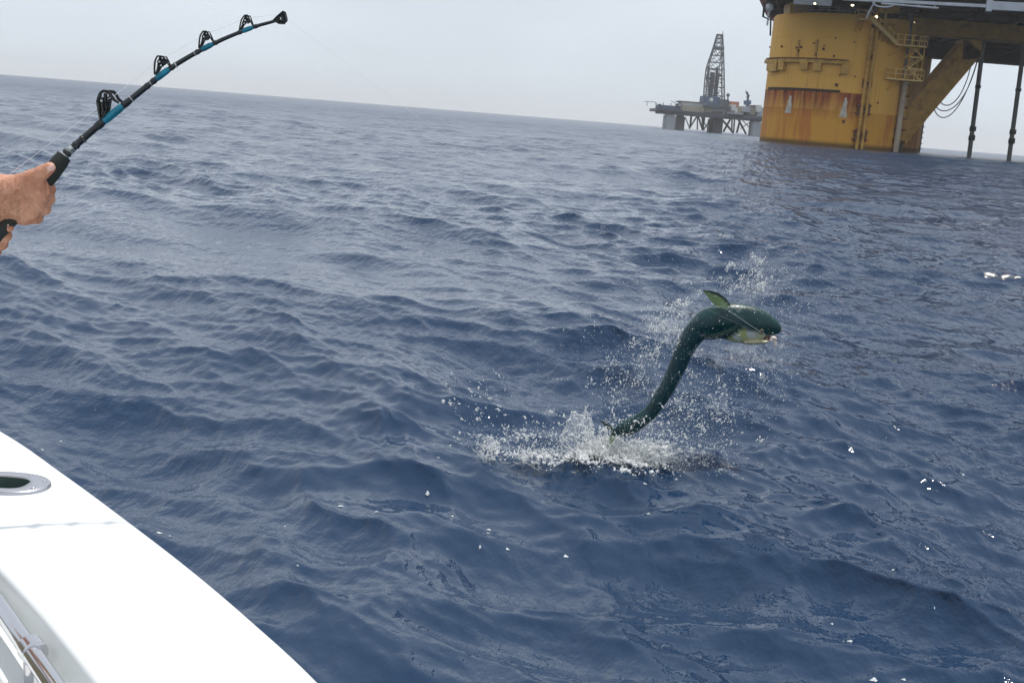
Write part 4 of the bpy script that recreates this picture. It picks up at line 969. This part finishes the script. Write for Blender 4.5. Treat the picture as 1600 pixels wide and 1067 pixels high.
# ------------------------------------------------------------------ the leaping dolphinfish
def fish_mat():
    m = bpy.data.materials.new('wet_green_fish_skin'); m.use_nodes = True; t = m.node_tree; b = t.nodes['Principled BSDF']
    b.inputs['Roughness'].default_value = .30; b.inputs['Specular IOR Level'].default_value = .35; b.inputs['Coat Weight'].default_value = .12; b.inputs['Coat Roughness'].default_value = .10
    a = t.nodes.new('ShaderNodeAttribute'); a.attribute_name = 'belly'; a2 = t.nodes.new('ShaderNodeAttribute'); a2.attribute_name = 'green'
    co = t.nodes.new('ShaderNodeTexCoord'); n = t.nodes.new('ShaderNodeTexNoise'); n.inputs['Scale'].default_value = 22; n.inputs['Detail'].default_value = 5; t.links.new(co.outputs['Object'], n.inputs[0])
    x0 = t.nodes.new('ShaderNodeMix'); x0.data_type = 'RGBA'; t.links.new(a2.outputs['Fac'], x0.inputs[0]); x0.inputs[6].default_value = (.003, .040, .056, 1); x0.inputs[7].default_value = (.002, .040, .036, 1)
    r = t.nodes.new('ShaderNodeMapRange'); r.inputs[1].default_value = .35; r.inputs[2].default_value = .7; r.inputs[3].default_value = 0; r.inputs[4].default_value = .5; t.links.new(n.outputs['Fac'], r.inputs[0])
    x1 = t.nodes.new('ShaderNodeMix'); x1.data_type = 'RGBA'; t.links.new(r.outputs[0], x1.inputs[0]); t.links.new(x0.outputs[2], x1.inputs[6]); x1.inputs[7].default_value = (.001, .014, .018, 1)
    rb = t.nodes.new('ShaderNodeValToRGB'); rb.color_ramp.elements[0].position = .4; rb.color_ramp.elements[1].position = .62; rb.color_ramp.elements[0].color = (.40, .43, .16, 1); rb.color_ramp.elements[1].color = (.50, .54, .50, 1)
    t.links.new(n.outputs['Fac'], rb.inputs[0])
    v = t.nodes.new('ShaderNodeTexVoronoi'); v.inputs['Scale'].default_value = 55; t.links.new(co.outputs['Object'], v.inputs[0])
    vr = t.nodes.new('ShaderNodeMapRange'); vr.inputs[1].default_value = .10; vr.inputs[2].default_value = .16; vr.inputs[3].default_value = .7; vr.inputs[4].default_value = 0; t.links.new(v.outputs['Distance'], vr.inputs[0])
    x3 = t.nodes.new('ShaderNodeMix'); x3.data_type = 'RGBA'; t.links.new(vr.outputs[0], x3.inputs[0]); t.links.new(rb.outputs[0], x3.inputs[6]); x3.inputs[7].default_value = (.02, .12, .12, 1)
    x2 = t.nodes.new('ShaderNodeMix'); x2.data_type = 'RGBA'; t.links.new(a.outputs['Fac'], x2.inputs[0]); t.links.new(x1.outputs[2], x2.inputs[6]); t.links.new(x3.outputs[2], x2.inputs[7])
    t.links.new(x2.outputs[2], b.inputs['Base Color'])
    n2 = t.nodes.new('ShaderNodeTexNoise'); n2.inputs['Scale'].default_value = 160; t.links.new(co.outputs['Object'], n2.inputs[0]); bp = t.nodes.new('ShaderNodeBump'); bp.inputs['Distance'].default_value = .0015; t.links.new(n2.outputs['Fac'], bp.inputs['Height']); t.links.new(bp.outputs[0], b.inputs['Normal'])
    return m
FISH = fish_mat()
sec = [((955, 673), (957, 681)), ((962, 667), (966, 681)), ((976, 657), (985, 679)), ((990, 650), (1000, 671)), ((1004, 641), (1014, 660)), ((1012, 632), (1026, 649)), ((1032, 600), (1050, 615)), ((1048, 564), (1069, 580)), ((1060, 532), (1085, 548)), ((1074, 508), (1099, 531)),
       ((1093, 488), (1112, 530)), ((1120, 476), (1126, 528)), ((1150, 474), (1147, 534)), ((1178, 479), (1174, 536)), ((1197, 487), (1190, 533)), ((1210, 497), (1199, 527)), ((1217, 504), (1208, 524)), ((1220.5, 510), (1214, 522)), ((1221, 514), (1218, 520))]
Ls = catmull([s[0] for s in sec], 5); Rs = catmull([s[1] for s in sec], 5); nf = 36; vs = []; belly = []; green = []
tl_ = np.linspace(0, 1, len(Ls))
for i, (l, r) in enumerate(zip(Ls, Rs)):
    Yc = FY + .04 * math.sin(tl_[i] * 3); a = at(l[0], l[1], Yc); b = at(r[0], r[1], Yc); c = (a + b) / 2; h = (b - a) / 2 * float(np.interp(tl_[i], [0, .1, .6, .75], [1.0, 1.06, 1.04, 1.0]))
    dep = h.length * float(np.interp(tl_[i], [0, .15, .55, .7, .9, 1], [.5, .75, .85, .62, .55, .5]))
    for j in range(nf):
        w = 2 * math.pi * j / nf; cv = math.cos(w); sv = math.sin(w)
        vs.append(c + h * cv + Vector((0, 1, 0)) * dep * sv)
        bd = float(np.interp(l[0], [1120, 1140, 1160, 1190, 1215], [1.3, .62, .12, .30, .75])); k = (cv - bd) / .12
        belly.append(min(1, max(0, k)) * (1 if l[0] > 1118 else 0)); green.append(float(np.interp(l[0], [1000, 1060, 1110, 1200], [.7, .15, .75, .9])))
fs = [(i * nf + j, i * nf + (j + 1) % nf, (i + 1) * nf + (j + 1) % nf, (i + 1) * nf + j) for i in range(len(Ls) - 1) for j in range(nf)] + [tuple(range(nf)), tuple(range(len(vs) - nf, len(vs)))]
base_f = at(1010, 660, FY)
fish = thing('leaping_fish', (base_f.x, FY, 0), 'green dolphinfish leaping in an arched curve out of the splash', 'fish')
fb = MB().add(vs, fs).build('body', FISH, fish, smooth='all')
for nme, dat in (('belly', belly), ('green', green)):
    a = fb.data.attributes.new(nme, 'FLOAT', 'POINT'); a.data.foreach_set('value', dat)
FIN = material('translucent_green_fin', (.16, .24, .10), .35, var=.35, scale=25, stretch=(1, 1, 6))
FIND = material('dark_fin_edge', (.015, .04, .03), .35)
def fin(pts, d, thick, name, mat, bend=0.0):
    mb = MB(); n_ = len(pts); P = [at(x, y, FY + d + bend * i / n_) for i, (x, y) in enumerate(pts)]
    return mb.prism(P, (0, thick, 0)).build(name, mat, fish, smooth=False)
fin([(1098, 454), (1110, 455), (1122, 459), (1132, 466), (1141, 477), (1138, 482), (1122, 480), (1113, 473), (1105, 463)], -.02, .006, 'pectoral_fin', FIN)
fin([(1097.5, 453.5), (1110, 454.2), (1123, 458), (1133, 465), (1141.5, 476), (1139.5, 477), (1131, 467.5), (1121, 461), (1109, 457)], -.024, .004, 'fin_spine', FIND)
fin([(1108, 524), (1122, 520), (1140, 514), (1153, 508), (1150, 515), (1140, 521), (1124, 526), (1112, 528)], -.085, .005, 'pectoral_fin', FIND)
fin([(960, 672), (968, 668), (962, 684), (955, 694), (948, 700), (950, 688), (954, 679)], .0, .01, 'tail_fin', FIN)
fin([(958, 674), (964, 672), (950, 662), (936, 656), (944, 664), (951, 671)], .02, .01, 'tail_fin', FIND)
#fin([(1074, 506), (1060, 530), (1048, 562), (1032, 598), (1013, 630), (1009, 628), (1027, 594), (1042, 558), (1055, 527), (1069, 504)], .03, .006, 'dorsal_fin', FIND)
jaw = [((1160, 530), (1160, 537)), ((1176, 529), (1177, 538.5)), ((1190, 529), (1191, 537)), ((1199, 530), (1199, 535))]
vs = []; jl = catmull([q[0] for q in jaw], 3); jr = catmull([q[1] for q in jaw], 3)
for l, r in zip(jl, jr):
    a = at(*l, FY); b = at(*r, FY); c = (a + b) / 2; h = (b - a) / 2
    for j in range(16): w = 2 * math.pi * j / 16; vs.append(c + h * math.cos(w) + Vector((0, 1, 0)) * .035 * math.sin(w))
fs = [(i * 16 + j, i * 16 + (j + 1) % 16, (i + 1) * 16 + (j + 1) % 16, (i + 1) * 16 + j) for i in range(len(jl) - 1) for j in range(16)] + [tuple(range(16)), tuple(range(len(vs) - 16, len(vs)))]
MB().add(vs, fs).build('lower_jaw', material('silver_yellow_jaw', (.30, .30, .18), .3, var=.4, scale=60), fish, smooth='all')
MB().ball(at(1199, 528.5, FY), .022, 14, 10, (1, .9, .6)).build('mouth_lining', material('dark_red_mouth', (.09, .025, .02), .4), fish, smooth='all')
eye = MB().ball(at(1190, 518, FY - .056), .0135, 14, 10, (1, .5, 1)).build('eye', material('eye_iris', (.10, .09, .03), .15), fish, smooth='all')
MB().ball(at(1190, 518, FY - .0615), .0075, 12, 8, (1, .5, 1)).build('pupil', material('pupil', (.004, .004, .004), .1), eye, smooth='all')
BAIT = material('white_squid_bait', (.70, .62, .55), .35, var=.2, scale=90)
bt = MB(); bc = at(1208, 530.5, FY - .01)
for k in range(9):
    a = random.random() * 6; bt.ball(bc + Vector((.012 * math.cos(a), -.006 + .008 * random.random(), .010 * math.sin(a))), .007 + .006 * random.random(), 10, 7, (1, 1, .8))
for k in range(4): bt.tube([bc, bc + Vector((.012 + .01 * random.random(), -.01, -.012 - .006 * k)), bc + Vector((.01 * k, -.01, -.03 - .01 * random.random()))], [.004, .003, .0012], 6)
tag(bt.build('bait', BAIT, smooth='all'), 'small white and pink bait hanging from the mouth of the leaping fish', 'bait')

# ------------------------------------------------------------------ splash and spray
def water_mat(name, white, alpha_glass):
    m = bpy.data.materials.new(name); m.use_nodes = True; t = m.node_tree; b = t.nodes['Principled BSDF']
    b.inputs['Base Color'].default_value = (.92, .94, .95, 1); b.inputs['Roughness'].default_value = .12; b.inputs['IOR'].default_value = 1.333; b.inputs['Transmission Weight'].default_value = alpha_glass
    if white:
        tr = t.nodes.new('ShaderNodeBsdfTranslucent'); tr.inputs[0].default_value = (.88, .89, .86, 1); mx = t.nodes.new('ShaderNodeMixShader'); mx.inputs[0].default_value = white
        o = t.nodes['Material Output']; t.links.new(b.outputs[0], mx.inputs[1]); t.links.new(tr.outputs[0], mx.inputs[2]); t.links.new(mx.outputs[0], o.inputs[0])
    return m
DROP = water_mat('water_droplet', .35, .5); FROTH = water_mat('white_froth', .35, .12)
SHEET = bpy.data.materials.new('thin_water_sheet'); SHEET.use_nodes = True; t = SHEET.node_tree; b_ = t.nodes['Principled BSDF']; b_.inputs['Base Color'].default_value = (.85, .88, .9, 1); b_.inputs['Roughness'].default_value = .08
tp = t.nodes.new('ShaderNodeBsdfTransparent'); mx = t.nodes.new('ShaderNodeMixShader'); n_ = t.nodes.new('ShaderNodeTexNoise'); n_.inputs['Scale'].default_value = 30; n_.inputs['Detail'].default_value = 6
mr_ = t.nodes.new('ShaderNodeMapRange'); mr_.inputs[1].default_value = .42; mr_.inputs[2].default_value = .68; mr_.inputs[3].default_value = .02; mr_.inputs[4].default_value = .32
t.links.new(n_.outputs['Fac'], mr_.inputs[0]); t.links.new(mr_.outputs[0], mx.inputs[0]); t.links.new(tp.outputs[0], mx.inputs[1]); t.links.new(b_.outputs[0], mx.inputs[2]); t.links.new(mx.outputs[0], t.nodes['Material Output'].inputs[0])
# icosphere template for drops
bm = bmesh.new(); bmesh.ops.create_icosphere(bm, subdivisions=1, radius=1); bm.verts.ensure_lookup_table()
IV = np.array([v.co[:] for v in bm.verts]); IF = np.array([[v.index for v in f.verts] for f in bm.faces])
bm.free(); bm = bmesh.new(); bmesh.ops.create_icosphere(bm, subdivisions=2, radius=1); bm.verts.ensure_lookup_table()
IV2 = np.array([v.co[:] for v in bm.verts]); IF2 = np.array([[v.index for v in f.verts] for f in bm.faces]); bm.free()
def drops(name, P, Rr, mat, label, stretch=.5, hi=False):
    P = np.array(P); Rr = np.array(Rr); n_ = len(P); tv, tf = (IV2, IF2) if hi else (IV, IF)
    sc = 1 + stretch * rng.random((n_, 3)) - stretch / 2; V_ = tv[None] * Rr[:, None, None] * sc[:, None, :]
    # drops in flight are drawn out along their path away from the tail
    vd = P - np.array([0.66, 6.15, -0.1]); vd += rng.normal(size=(n_, 3)) * .35; vd /= np.linalg.norm(vd, axis=1)[:, None]
    el_ = (rng.random(n_) ** 2 * 2.2)[:, None, None]; V_ = V_ + (V_ * vd[:, None, :]).sum(-1, keepdims=True) * vd[:, None, :] * el_
    V_ = P[:, None, :] + V_
    lump = 1 + .18 * np.sin(V_ * 260 + 3).sum(-1, keepdims=True) if hi else 1
    V_ = P[:, None, :] + (V_ - P[:, None, :]) * lump
    F_ = tf[None] + (np.arange(n_) * len(tv))[:, None, None]
    o = bpy.data.objects.new(name, np_mesh(name, V_.reshape(-1, 3), F_.reshape(-1, 3), mat)); COL.objects.link(o)
    return tag(o, label, kind='stuff')
def cloud(n_, cx, cy, sx, sy, rmin, rmax, d=.25, ang=0, clump=0, yc=FY):
    P, Rr = [], []
    cl = [(rng.normal(), rng.normal(), rng.normal()) for _ in range(max(1, clump))]
    for _ in range(n_):
        u, v, w = rng.normal(), rng.normal(), rng.normal()
        if clump and rng.random() < .7:
            c = cl[rng.integers(len(cl))]; u = c[0] + u * .16; v = c[1] + v * .16; w = c[2] + w * .3
        x = cx + (u * sx * math.cos(ang) - v * sy * math.sin(ang)); y = cy + (u * sx * math.sin(ang) + v * sy * math.cos(ang))
        p = at(x, y, yc + w * d)
        if p.z < .0: continue
        P.append(p[:]); Rr.append(rmin * (rmax / rmin) ** (rng.random() ** 2.6))
    return P, Rr
P, Rr = [], []
for args in ((520, 1172, 436, 24, 18, .0010, .0040, .2, -.3, 20), (330, 1195, 455, 30, 24, .0008, .0026, .2), (420, 1046, 497, 30, 14, .0012, .0050, .14, -.65, 24, FY + .25), (380, 1016, 545, 26, 26, .001, .0045, .14, -.8, 16, FY + .25),
             (600, 1165, 560, 36, 22, .0007, .0024, .2, .2, 14), (260, 1195, 590, 30, 30, .0008, .003, .25), (900, 1090, 640, 40, 34, .0011, .0055, .2, .3, 46, FY + .3), (420, 975, 600, 30, 26, .001, .0045, .15, -.5, 20, FY + .25),
             (700, 975, 680, 60, 22, .0014, .0065, .25, 0, 60), (420, 800, 690, 50, 16, .0014, .0065, .25, -.1, 40), (120, 760, 640, 34, 26, .0015, .006, .3, .6, 12), (340, 1075, 720, 44, 18, .0010, .0045, .25, .3, 20), (240, 1100, 590, 70, 60, .0008, .003, .5), (200, 930, 560, 60, 60, .0008, .0026, .4), (160, 1290, 480, 30, 30, .0008, .0022, .4), (160, 1120, 480, 60, 50, .0008, .003, .3)):
    a, b = cloud(int(args[0] * 1.7), *args[1:]); P += a; Rr += b
drops('water_spray', P, Rr, DROP, 'fine bright droplets flying round the leaping fish')
# fine mist hanging in the spray
P, Rr = [], []
for args in ((1500, 1172, 440, 26, 20, .0005, .0013, .2, -.3, 14), (1800, 1050, 505, 30, 16, .0005, .0014, .18, -.75, 24), (2400, 1150, 560, 44, 20, .0005, .0012, .2, .25, 14), (1400, 1085, 640, 42, 34, .0005, .0014, .3, .3, 40), (2200, 970, 690, 60, 22, .0006, .0018, .25, 0, 50), (900, 820, 695, 50, 14, .0006, .0016, .25, 0, 30), (1100, 1090, 716, 40, 14, .0006, .0022, .2, .25, 40), (900, 1000, 600, 40, 30, .0005, .0013, .25, -.6, 20)):
    a, b = cloud(*args); P += a; Rr += b
drops('spray_mist', P, Rr, FROTH, 'fine white mist of tiny drops thrown up with the fish')
# foam carpet on the disturbed water, following the sea surface
gx, gy = np.meshgrid(np.linspace(-.75, 1.6, 330), np.linspace(5.45, 6.75, 200), indexing='ij')
Dg, _f = sea_disp(gx, gy, np.full(gx.shape, .026, np.float32)); cv = np.zeros(gx.shape)
for px, py, sx, sy, am in ((955, 708, .26, .20, 1.0), (1005, 718, .22, .16, .95), (905, 712, .20, .12, .75), (835, 714, .20, .07, .62), (765, 718, .09, .06, .6), (1085, 724, .24, .13, .56), (1130, 738, .14, .08, .46), (900, 730, .12, .05, .45)):
    q = on_z(px, py, 0); cv = np.maximum(cv, am * np.exp(-((gx - q.x) / sx) ** 2 - ((gy - q.y) / sy) ** 2))
lump = .012 * np.sin(gx * 47 + 2 * np.sin(gy * 31)) * np.sin(gy * 53 + 2 * np.sin(gx * 37)) + .007 * np.sin(gx * 120 + gy * 40) * np.sin(gy * 110 - gx * 60)
Vc = np.stack([gx + Dg[0], gy + Dg[1], Dg[2] + .004 + cv * (.018 + lump)], -1).reshape(-1, 3); ni, nj = gx.shape
i_, j_ = np.meshgrid(np.arange(ni - 1), np.arange(nj - 1), indexing='ij'); Fc = np.stack([i_ * nj + j_, (i_ + 1) * nj + j_, (i_ + 1) * nj + j_ + 1, i_ * nj + j_ + 1], -1).reshape(-1, 4)
keep = cv.reshape(-1)[Fc].max(1) > .12; Fc = Fc[keep]; us = np.unique(Fc); rm = np.full(len(Vc), -1); rm[us] = np.arange(len(us))
FC = bpy.data.materials.new('churned_foam'); FC.use_nodes = True; t = FC.node_tree; b_ = t.nodes['Principled BSDF']; b_.inputs['Base Color'].default_value = (.74, .77, .75, 1); b_.inputs['Roughness'].default_value = .45
tp = t.nodes.new('ShaderNodeBsdfTransparent'); mx = t.nodes.new('ShaderNodeMixShader'); at_c = t.nodes.new('ShaderNodeAttribute'); at_c.attribute_name = 'cover'; co_ = t.nodes.new('ShaderNodeTexCoord')
nn1 = t.nodes.new('ShaderNodeTexNoise'); nn1.inputs['Scale'].default_value = 26; nn1.inputs['Detail'].default_value = 8; nn1.inputs['Roughness'].default_value = .7; nn1.inputs['Distortion'].default_value = .8; t.links.new(co_.outputs['Object'], nn1.inputs[0])
sm_ = t.nodes.new('ShaderNodeMath'); sm_.operation = 'MULTIPLY_ADD'; t.links.new(at_c.outputs['Fac'], sm_.inputs[0]); sm_.inputs[1].default_value = .42; t.links.new(nn1.outputs['Fac'], sm_.inputs[2])
mr_ = t.nodes.new('ShaderNodeMapRange'); mr_.inputs[1].default_value = .70; mr_.inputs[2].default_value = .95; t.links.new(sm_.outputs[0], mr_.inputs[0]); t.links.new(mr_.outputs[0], mx.inputs[0])
bp_ = t.nodes.new('ShaderNodeBump'); bp_.inputs['Distance'].default_value = .03; t.links.new(nn1.outputs['Fac'], bp_.inputs['Height']); t.links.new(bp_.outputs[0], b_.inputs['Normal'])
t.links.new(tp.outputs[0], mx.inputs[1]); t.links.new(b_.outputs[0], mx.inputs[2]); t.links.new(mx.outputs[0], t.nodes['Material Output'].inputs[0])
me_ = np_mesh('churned_foam', Vc[us], rm[Fc], FC); a_ = me_.attributes.new('cover', 'FLOAT', 'POINT'); a_.data.foreach_set('value', cv.reshape(-1)[us].astype(np.float32))
o = bpy.data.objects.new('churned_foam', me_); COL.objects.link(o); tag(o, 'patch of churned white foam on the water where the tail breaks the surface', kind='stuff')
# the few big drops thrown to the left
for k, (px, py, r, lab) in enumerate(((692.5, 627, .0105, 'largest water drop, flung farthest left of the leaping fish'), (744, 640, .007, 'water drop high above the small outer splash'), (780, 641, .006, 'water drop between the outer splash and the fish'),
        (718, 676, .007, 'low water drop left of the small outer splash'), (814, 672, .007, 'water drop over the gap between outer and main splash'), (881, 650, .007, 'water drop beside the glassy sheet of the main splash'),
        (1093, 696, .010, 'larger water drop low at the right of the splash'), (1061, 702, .009, 'water drop just above the right end of the froth'))):
    o = MB().ball(at(px, py, FY), r, 12, 8, (1, 1, 1 + .25 * math.sin(k * 3))).build('water_drop', DROP, smooth='all')
    tag(o, lab, 'water drop', 'large single drops around the splash')
# froth where the tail leaves the water: lumps, curling filaments and thin crowns
P, Rr = [], []
for (n_, cx, cy, sx, sy, r0_, r1_, cl) in ((900, 955, 700, 46, 16, .0010, .0038, 50), (500, 995, 716, 36, 14, .0010, .0038, 40), (260, 915, 694, 28, 14, .0010, .0036, 24), (420, 835, 704, 36, 9, .0010, .0036, 40), (160, 765, 698, 16, 14, .0010, .0036, 14), (300, 1020, 700, 30, 20, .0010, .0036, 30)):
    for _ in range(1):
        cs = [(rng.normal(), rng.normal()) for _ in range(cl)]
        for _ in range(n_):
            c = cs[rng.integers(cl)]; x = cx + (c[0] + .2 * rng.normal()) * sx; y = cy + (c[1] + .2 * rng.normal()) * sy
            q = on_z(x, max(y, 690), .02) if y > 690 else at(x, y, FY)
            p = at(x, y, min(max(q.y + .05 * rng.normal(), 5.7), 6.5)); p.z = max(p.z, -.01); P.append(p[:]); Rr.append(r0_ * (r1_ / r0_) ** (rng.random() ** 1.8))
drops('froth', P, Rr, FROTH, 'white froth boiling where the fish tail leaves the sea', 1.1)
g = random.Random(4)
W = SDF(np.arange(-.55, 1.25, .0040), np.arange(5.75, 6.55, .0045), np.arange(-.04, .40, .0040))
def wpt(x, y, dy=0.0):
    q = on_z(x, y, .015)
    if y > 690: p = at(x, y, min(max(q.y, 5.8), 6.5)); return p
    return at(x, y, FY + dy)
def filament(x, y, ang, L, r, curl, Y_):
    n_ = 7; a = ang; cx_, cy_ = x, y; base = wpt(x, y); off_ = base.y; pts = []
    for i in range(n_):
        p = at(cx_, cy_, off_ + (Y_ - FY) * i / n_); pts.append(p); cx_ += math.cos(a) * L / n_; cy_ -= math.sin(a) * L / n_; a += curl * (.6 + .8 * g.random()) / n_
    rs = [max(.0016, r * (1 - .6 * i / n_) * g.uniform(.5, 1.4)) for i in range(n_)]
    W.chain(pts, rs, .004)
    if g.random() < .5: W.cone(pts[-1], pts[-1], r * g.uniform(.6, 1.2), r, .004)
for (n_, cx, cy, sx, sy, r0_, r1_, cl) in ((520, 955, 706, 40, 9, .003, .011, 46), (240, 992, 720, 30, 8, .003, .010, 30), (130, 912, 704, 22, 8, .003, .009, 16), (150, 838, 712, 32, 4, .0025, .008, 24), (50, 765, 712, 12, 6, .0025, .007, 8), (90, 1025, 712, 22, 12, .0025, .007, 18)):
    cs = [(rng.normal(), rng.normal()) for _ in range(cl)]
    for _ in range(n_):
        c = cs[rng.integers(cl)]; p = wpt(cx + (c[0] + .16 * rng.normal()) * sx, cy + (c[1] + .16 * rng.normal()) * sy, .05 * rng.normal())
        v = Vector((rng.normal() * .006, rng.normal() * .006, abs(rng.normal()) * .008)); r = r0_ * (r1_ / r0_) ** (rng.random() ** 1.7)
        W.cone(p, p + v, r, r * .6, .006)
for k in range(230):
    u = g.gauss(0, 1); filament(955 + u * 36, 706 + g.gauss(0, 7), math.pi / 2 - u * .45 + g.gauss(0, .4), g.uniform(10, 40), g.uniform(.0022, .0052), g.gauss(0, 1.3), FY + g.gauss(0, .08))
for k in range(60): filament(838 + g.gauss(0, 30), 713 + g.gauss(0, 3), math.pi / 2 + g.gauss(0, .6), g.uniform(6, 24), g.uniform(.002, .004), g.gauss(0, 1.2), FY + g.gauss(0, .06))
for k in range(22): filament(765 + g.gauss(0, 9), 716 + g.gauss(0, 3), math.pi / 2 + g.gauss(0, .35), g.uniform(14, 42), g.uniform(.002, .0042), g.gauss(-.4, 1.4), FY)
for k in range(26): filament(1010 + g.gauss(0, 14), 715 + g.gauss(0, 6), .9 + g.gauss(0, .35), g.uniform(14, 44), g.uniform(.002, .004), g.gauss(0, 1.2), FY)
for k in range(16): filament(920 + g.gauss(0, 3), 684 - k * 2.6, math.pi / 2 - .1 + g.gauss(0, .5), g.uniform(12, 22), g.uniform(.002, .004), g.gauss(0, 1.8), FY)
# rims and ribs of the two standing crowns
def crown_ribs(cx, cy, rx, ry, a0, a1, n_):
    pr = None
    for i in range(n_ + 1):
        a = a0 + (a1 - a0) * i / n_; wob = 1 + .06 * math.sin(a * 5 + cx) + .05 * math.sin(a * 11) + g.gauss(0, .02)
        p = at(cx + math.cos(a) * rx * wob, cy - math.sin(a) * ry * wob, FY + .05 + .02 * math.sin(a * 7)); r = g.uniform(.0022, .0048)
        if pr: W.cone(pr, p, r, g.uniform(.0022, .0045), .005)
        if i % 3 == 0: W.cone(p, p + Vector((math.cos(a) * .012, 0, math.sin(a) * .016)) * g.uniform(.4, 1.6), r, .0018, .004)
        if i % 2 == 0: q = at(cx + math.cos(a) * rx * .1, cy + 4, FY); W.cone(p, p.lerp(q, g.uniform(.3, 1)), .0026, .0018, .005)
        pr = p
crown_ribs(903, 682, 23, 36, .15, 3.3, 26); crown_ribs(766, 706, 14, 22, .3, 2.9, 16); crown_ribs(1000, 716, 28, 16, .1, 2.0, 14)
Vw, Qw = surface_nets(W.F, *W.g)
FW = water_mat('splash_water', .22, .35); t = FW.node_tree; co_ = t.nodes.new('ShaderNodeTexCoord'); n1 = t.nodes.new('ShaderNodeTexNoise'); n1.inputs['Scale'].default_value = 130; n1.inputs['Detail'].default_value = 4
t.links.new(co_.outputs['Object'], n1.inputs[0]); b1_ = t.nodes.new('ShaderNodeBump'); b1_.inputs['Distance'].default_value = .006; t.links.new(n1.outputs['Fac'], b1_.inputs['Height']); t.links.new(b1_.outputs[0], t.nodes['Principled BSDF'].inputs['Normal'])
o = bpy.data.objects.new('splash_water', np_mesh('splash_water', Vw, Qw, FW)); COL.objects.link(o)
tag(o, 'white water torn up in curling threads and lumps where the fish left the sea', kind='stuff')
# thin curled sheets with beaded rims
def crown(cx, cy, rx, ry, a0, a1, h, name='water_sheet'):
    mb = MB(); n_, m_ = 40, 8; vs = []; rim = []
    for i in range(n_ + 1):
        a = a0 + (a1 - a0) * i / n_; wob = 1 + .05 * math.sin(a * 5 + cx) + .04 * math.sin(a * 11)
        for j in range(m_ + 1):
            t = j / m_; x = cx + math.cos(a) * rx * t * wob; y = cy - math.sin(a) * ry * t * wob
            p = at(x, y, FY + .10 * (t - .5) + .02 * math.sin(a * 7 + t * 5)); vs.append(p)
        rim.append(vs[-1])
    fs = [(i * (m_ + 1) + j, i * (m_ + 1) + j + 1, (i + 1) * (m_ + 1) + j + 1, (i + 1) * (m_ + 1) + j) for i in range(n_) for j in range(m_)]
    mb.add(vs, fs); o = mb.build(name, SHEET, smooth='all'); so_ = o.modifiers.new('thickness', 'SOLIDIFY'); so_.thickness = .0018
    tag(o, 'curled glassy sheet of water standing up ' + h, 'splash')
crown(903, 682, 22, 34, .15, 3.3, 'left of the fish tail')
crown(766, 706, 13, 20, .3, 2.9, 'as the small outermost splash at far left')
crown(1000, 716, 26, 15, .1, 2.0, 'right of the fish tail')

# flecks of foam adrift near the boat
FLK = material('drifting_foam_bubbles', (.42, .46, .48), .35, bump=.003, bscale=150)
for k, (px, py, s, lab) in enumerate(((249, 833, 11, 'rounded foam fleck nearest the white gunwale edge'), (265, 838, 4, 'tiny foam fleck just right of the one nearest the gunwale'),
        (532, 791, 10, 'foam fleck at the left end of the loose row below the splash'), (588, 800, 7, 'second foam fleck from the left in the loose row below the splash'), (764, 828, 8, 'flat foam fleck straight below the small outer splash'),
        (707, 807, 6, 'small foam fleck in the middle of the loose row below the splash'), (668, 768, 8, 'glinting foam fleck above the loose row, left of the splash'), (750, 853, 5, 'tiny foam fleck just under the flat one in the row'),
        (793, 858, 7, 'foam fleck lower right of the flat one in the row'), (884, 869, 9, 'lowest and rightmost foam fleck below the main splash'), (1013, 803, 6, 'lone foam fleck below the right edge of the splash'), (1008, 758, 7, 'foam fleck close under the froth at the fish tail'),
        (1328, 1002, 11, 'larger foam fleck of the little group on the smooth wave at lower right'), (1300, 975, 5, 'small foam fleck up and left of the larger one at lower right'), (95, 690, 5, 'tiny foam fleck by the far end of the gunwale'),
        (66, 703, 5, 'small foam fleck touching the gunwale edge beyond the rod holder'), (445, 823, 4, 'tiny foam fleck right of the gunwale, halfway to the row'), (1365, 1062, 13, 'largest foam fleck, at the bottom edge of the picture'),
        (1412, 1062, 8, 'foam fleck at the bottom edge, right of the largest'), (1505, 742, 5, 'tiny foam fleck on dark reflections at far right'), (1395, 891, 5, 'tiny foam fleck on the blank water at lower right'), (465, 884, 4, 'lowest tiny foam fleck right of the gunwale'))):
    q = on_z(px, py, 0.0)
    for _ in range(6):
        sp_ = sea_point(q.x, q.y); q = on_z(px, py, sp_.z)
    r = s * q.y / F_PX * .42; n_ = 14; vs = [q + Vector((0, 0, .006 + r * .12))]
    for i in range(n_):
        a = 2 * math.pi * i / n_; rr_ = r * (1 + .28 * math.sin(a * 3 + k) + .15 * math.sin(a * 7 + k)); w = sea_point(q.x + rr_ * math.cos(a), q.y + rr_ * math.sin(a)); vs.append(w + Vector((0, 0, .002)))
    fs = [(0, 1 + i, 1 + (i + 1) % n_) for i in range(n_)]
    o = MB().add(vs, fs).build('foam_fleck', FLK, smooth='all')
    tag(o, lab, 'foam fleck', 'foam flecks drifting on the near water')

# ------------------------------------------------------------------ haze
hz = MB().box((-9500, -9500, -4), (9500, 9500, 112)).build('haze', None)
hm = bpy.data.materials.new('sea_haze'); hm.use_nodes = True; t = hm.node_tree; t.nodes.clear(); o = t.nodes.new('ShaderNodeOutputMaterial'); pv = t.nodes.new('ShaderNodeVolumePrincipled')
pv.inputs['Color'].default_value = (.99, .995, 1.0, 1); pv.inputs['Density'].default_value = .00013; pv.inputs['Anisotropy'].default_value = .2; t.links.new(pv.outputs[0], o.inputs['Volume'])
hz.data.materials.clear(); hz.data.materials.append(hm); hz['kind'] = 'stuff'; hz['label'] = 'thin pale sea haze in the air'
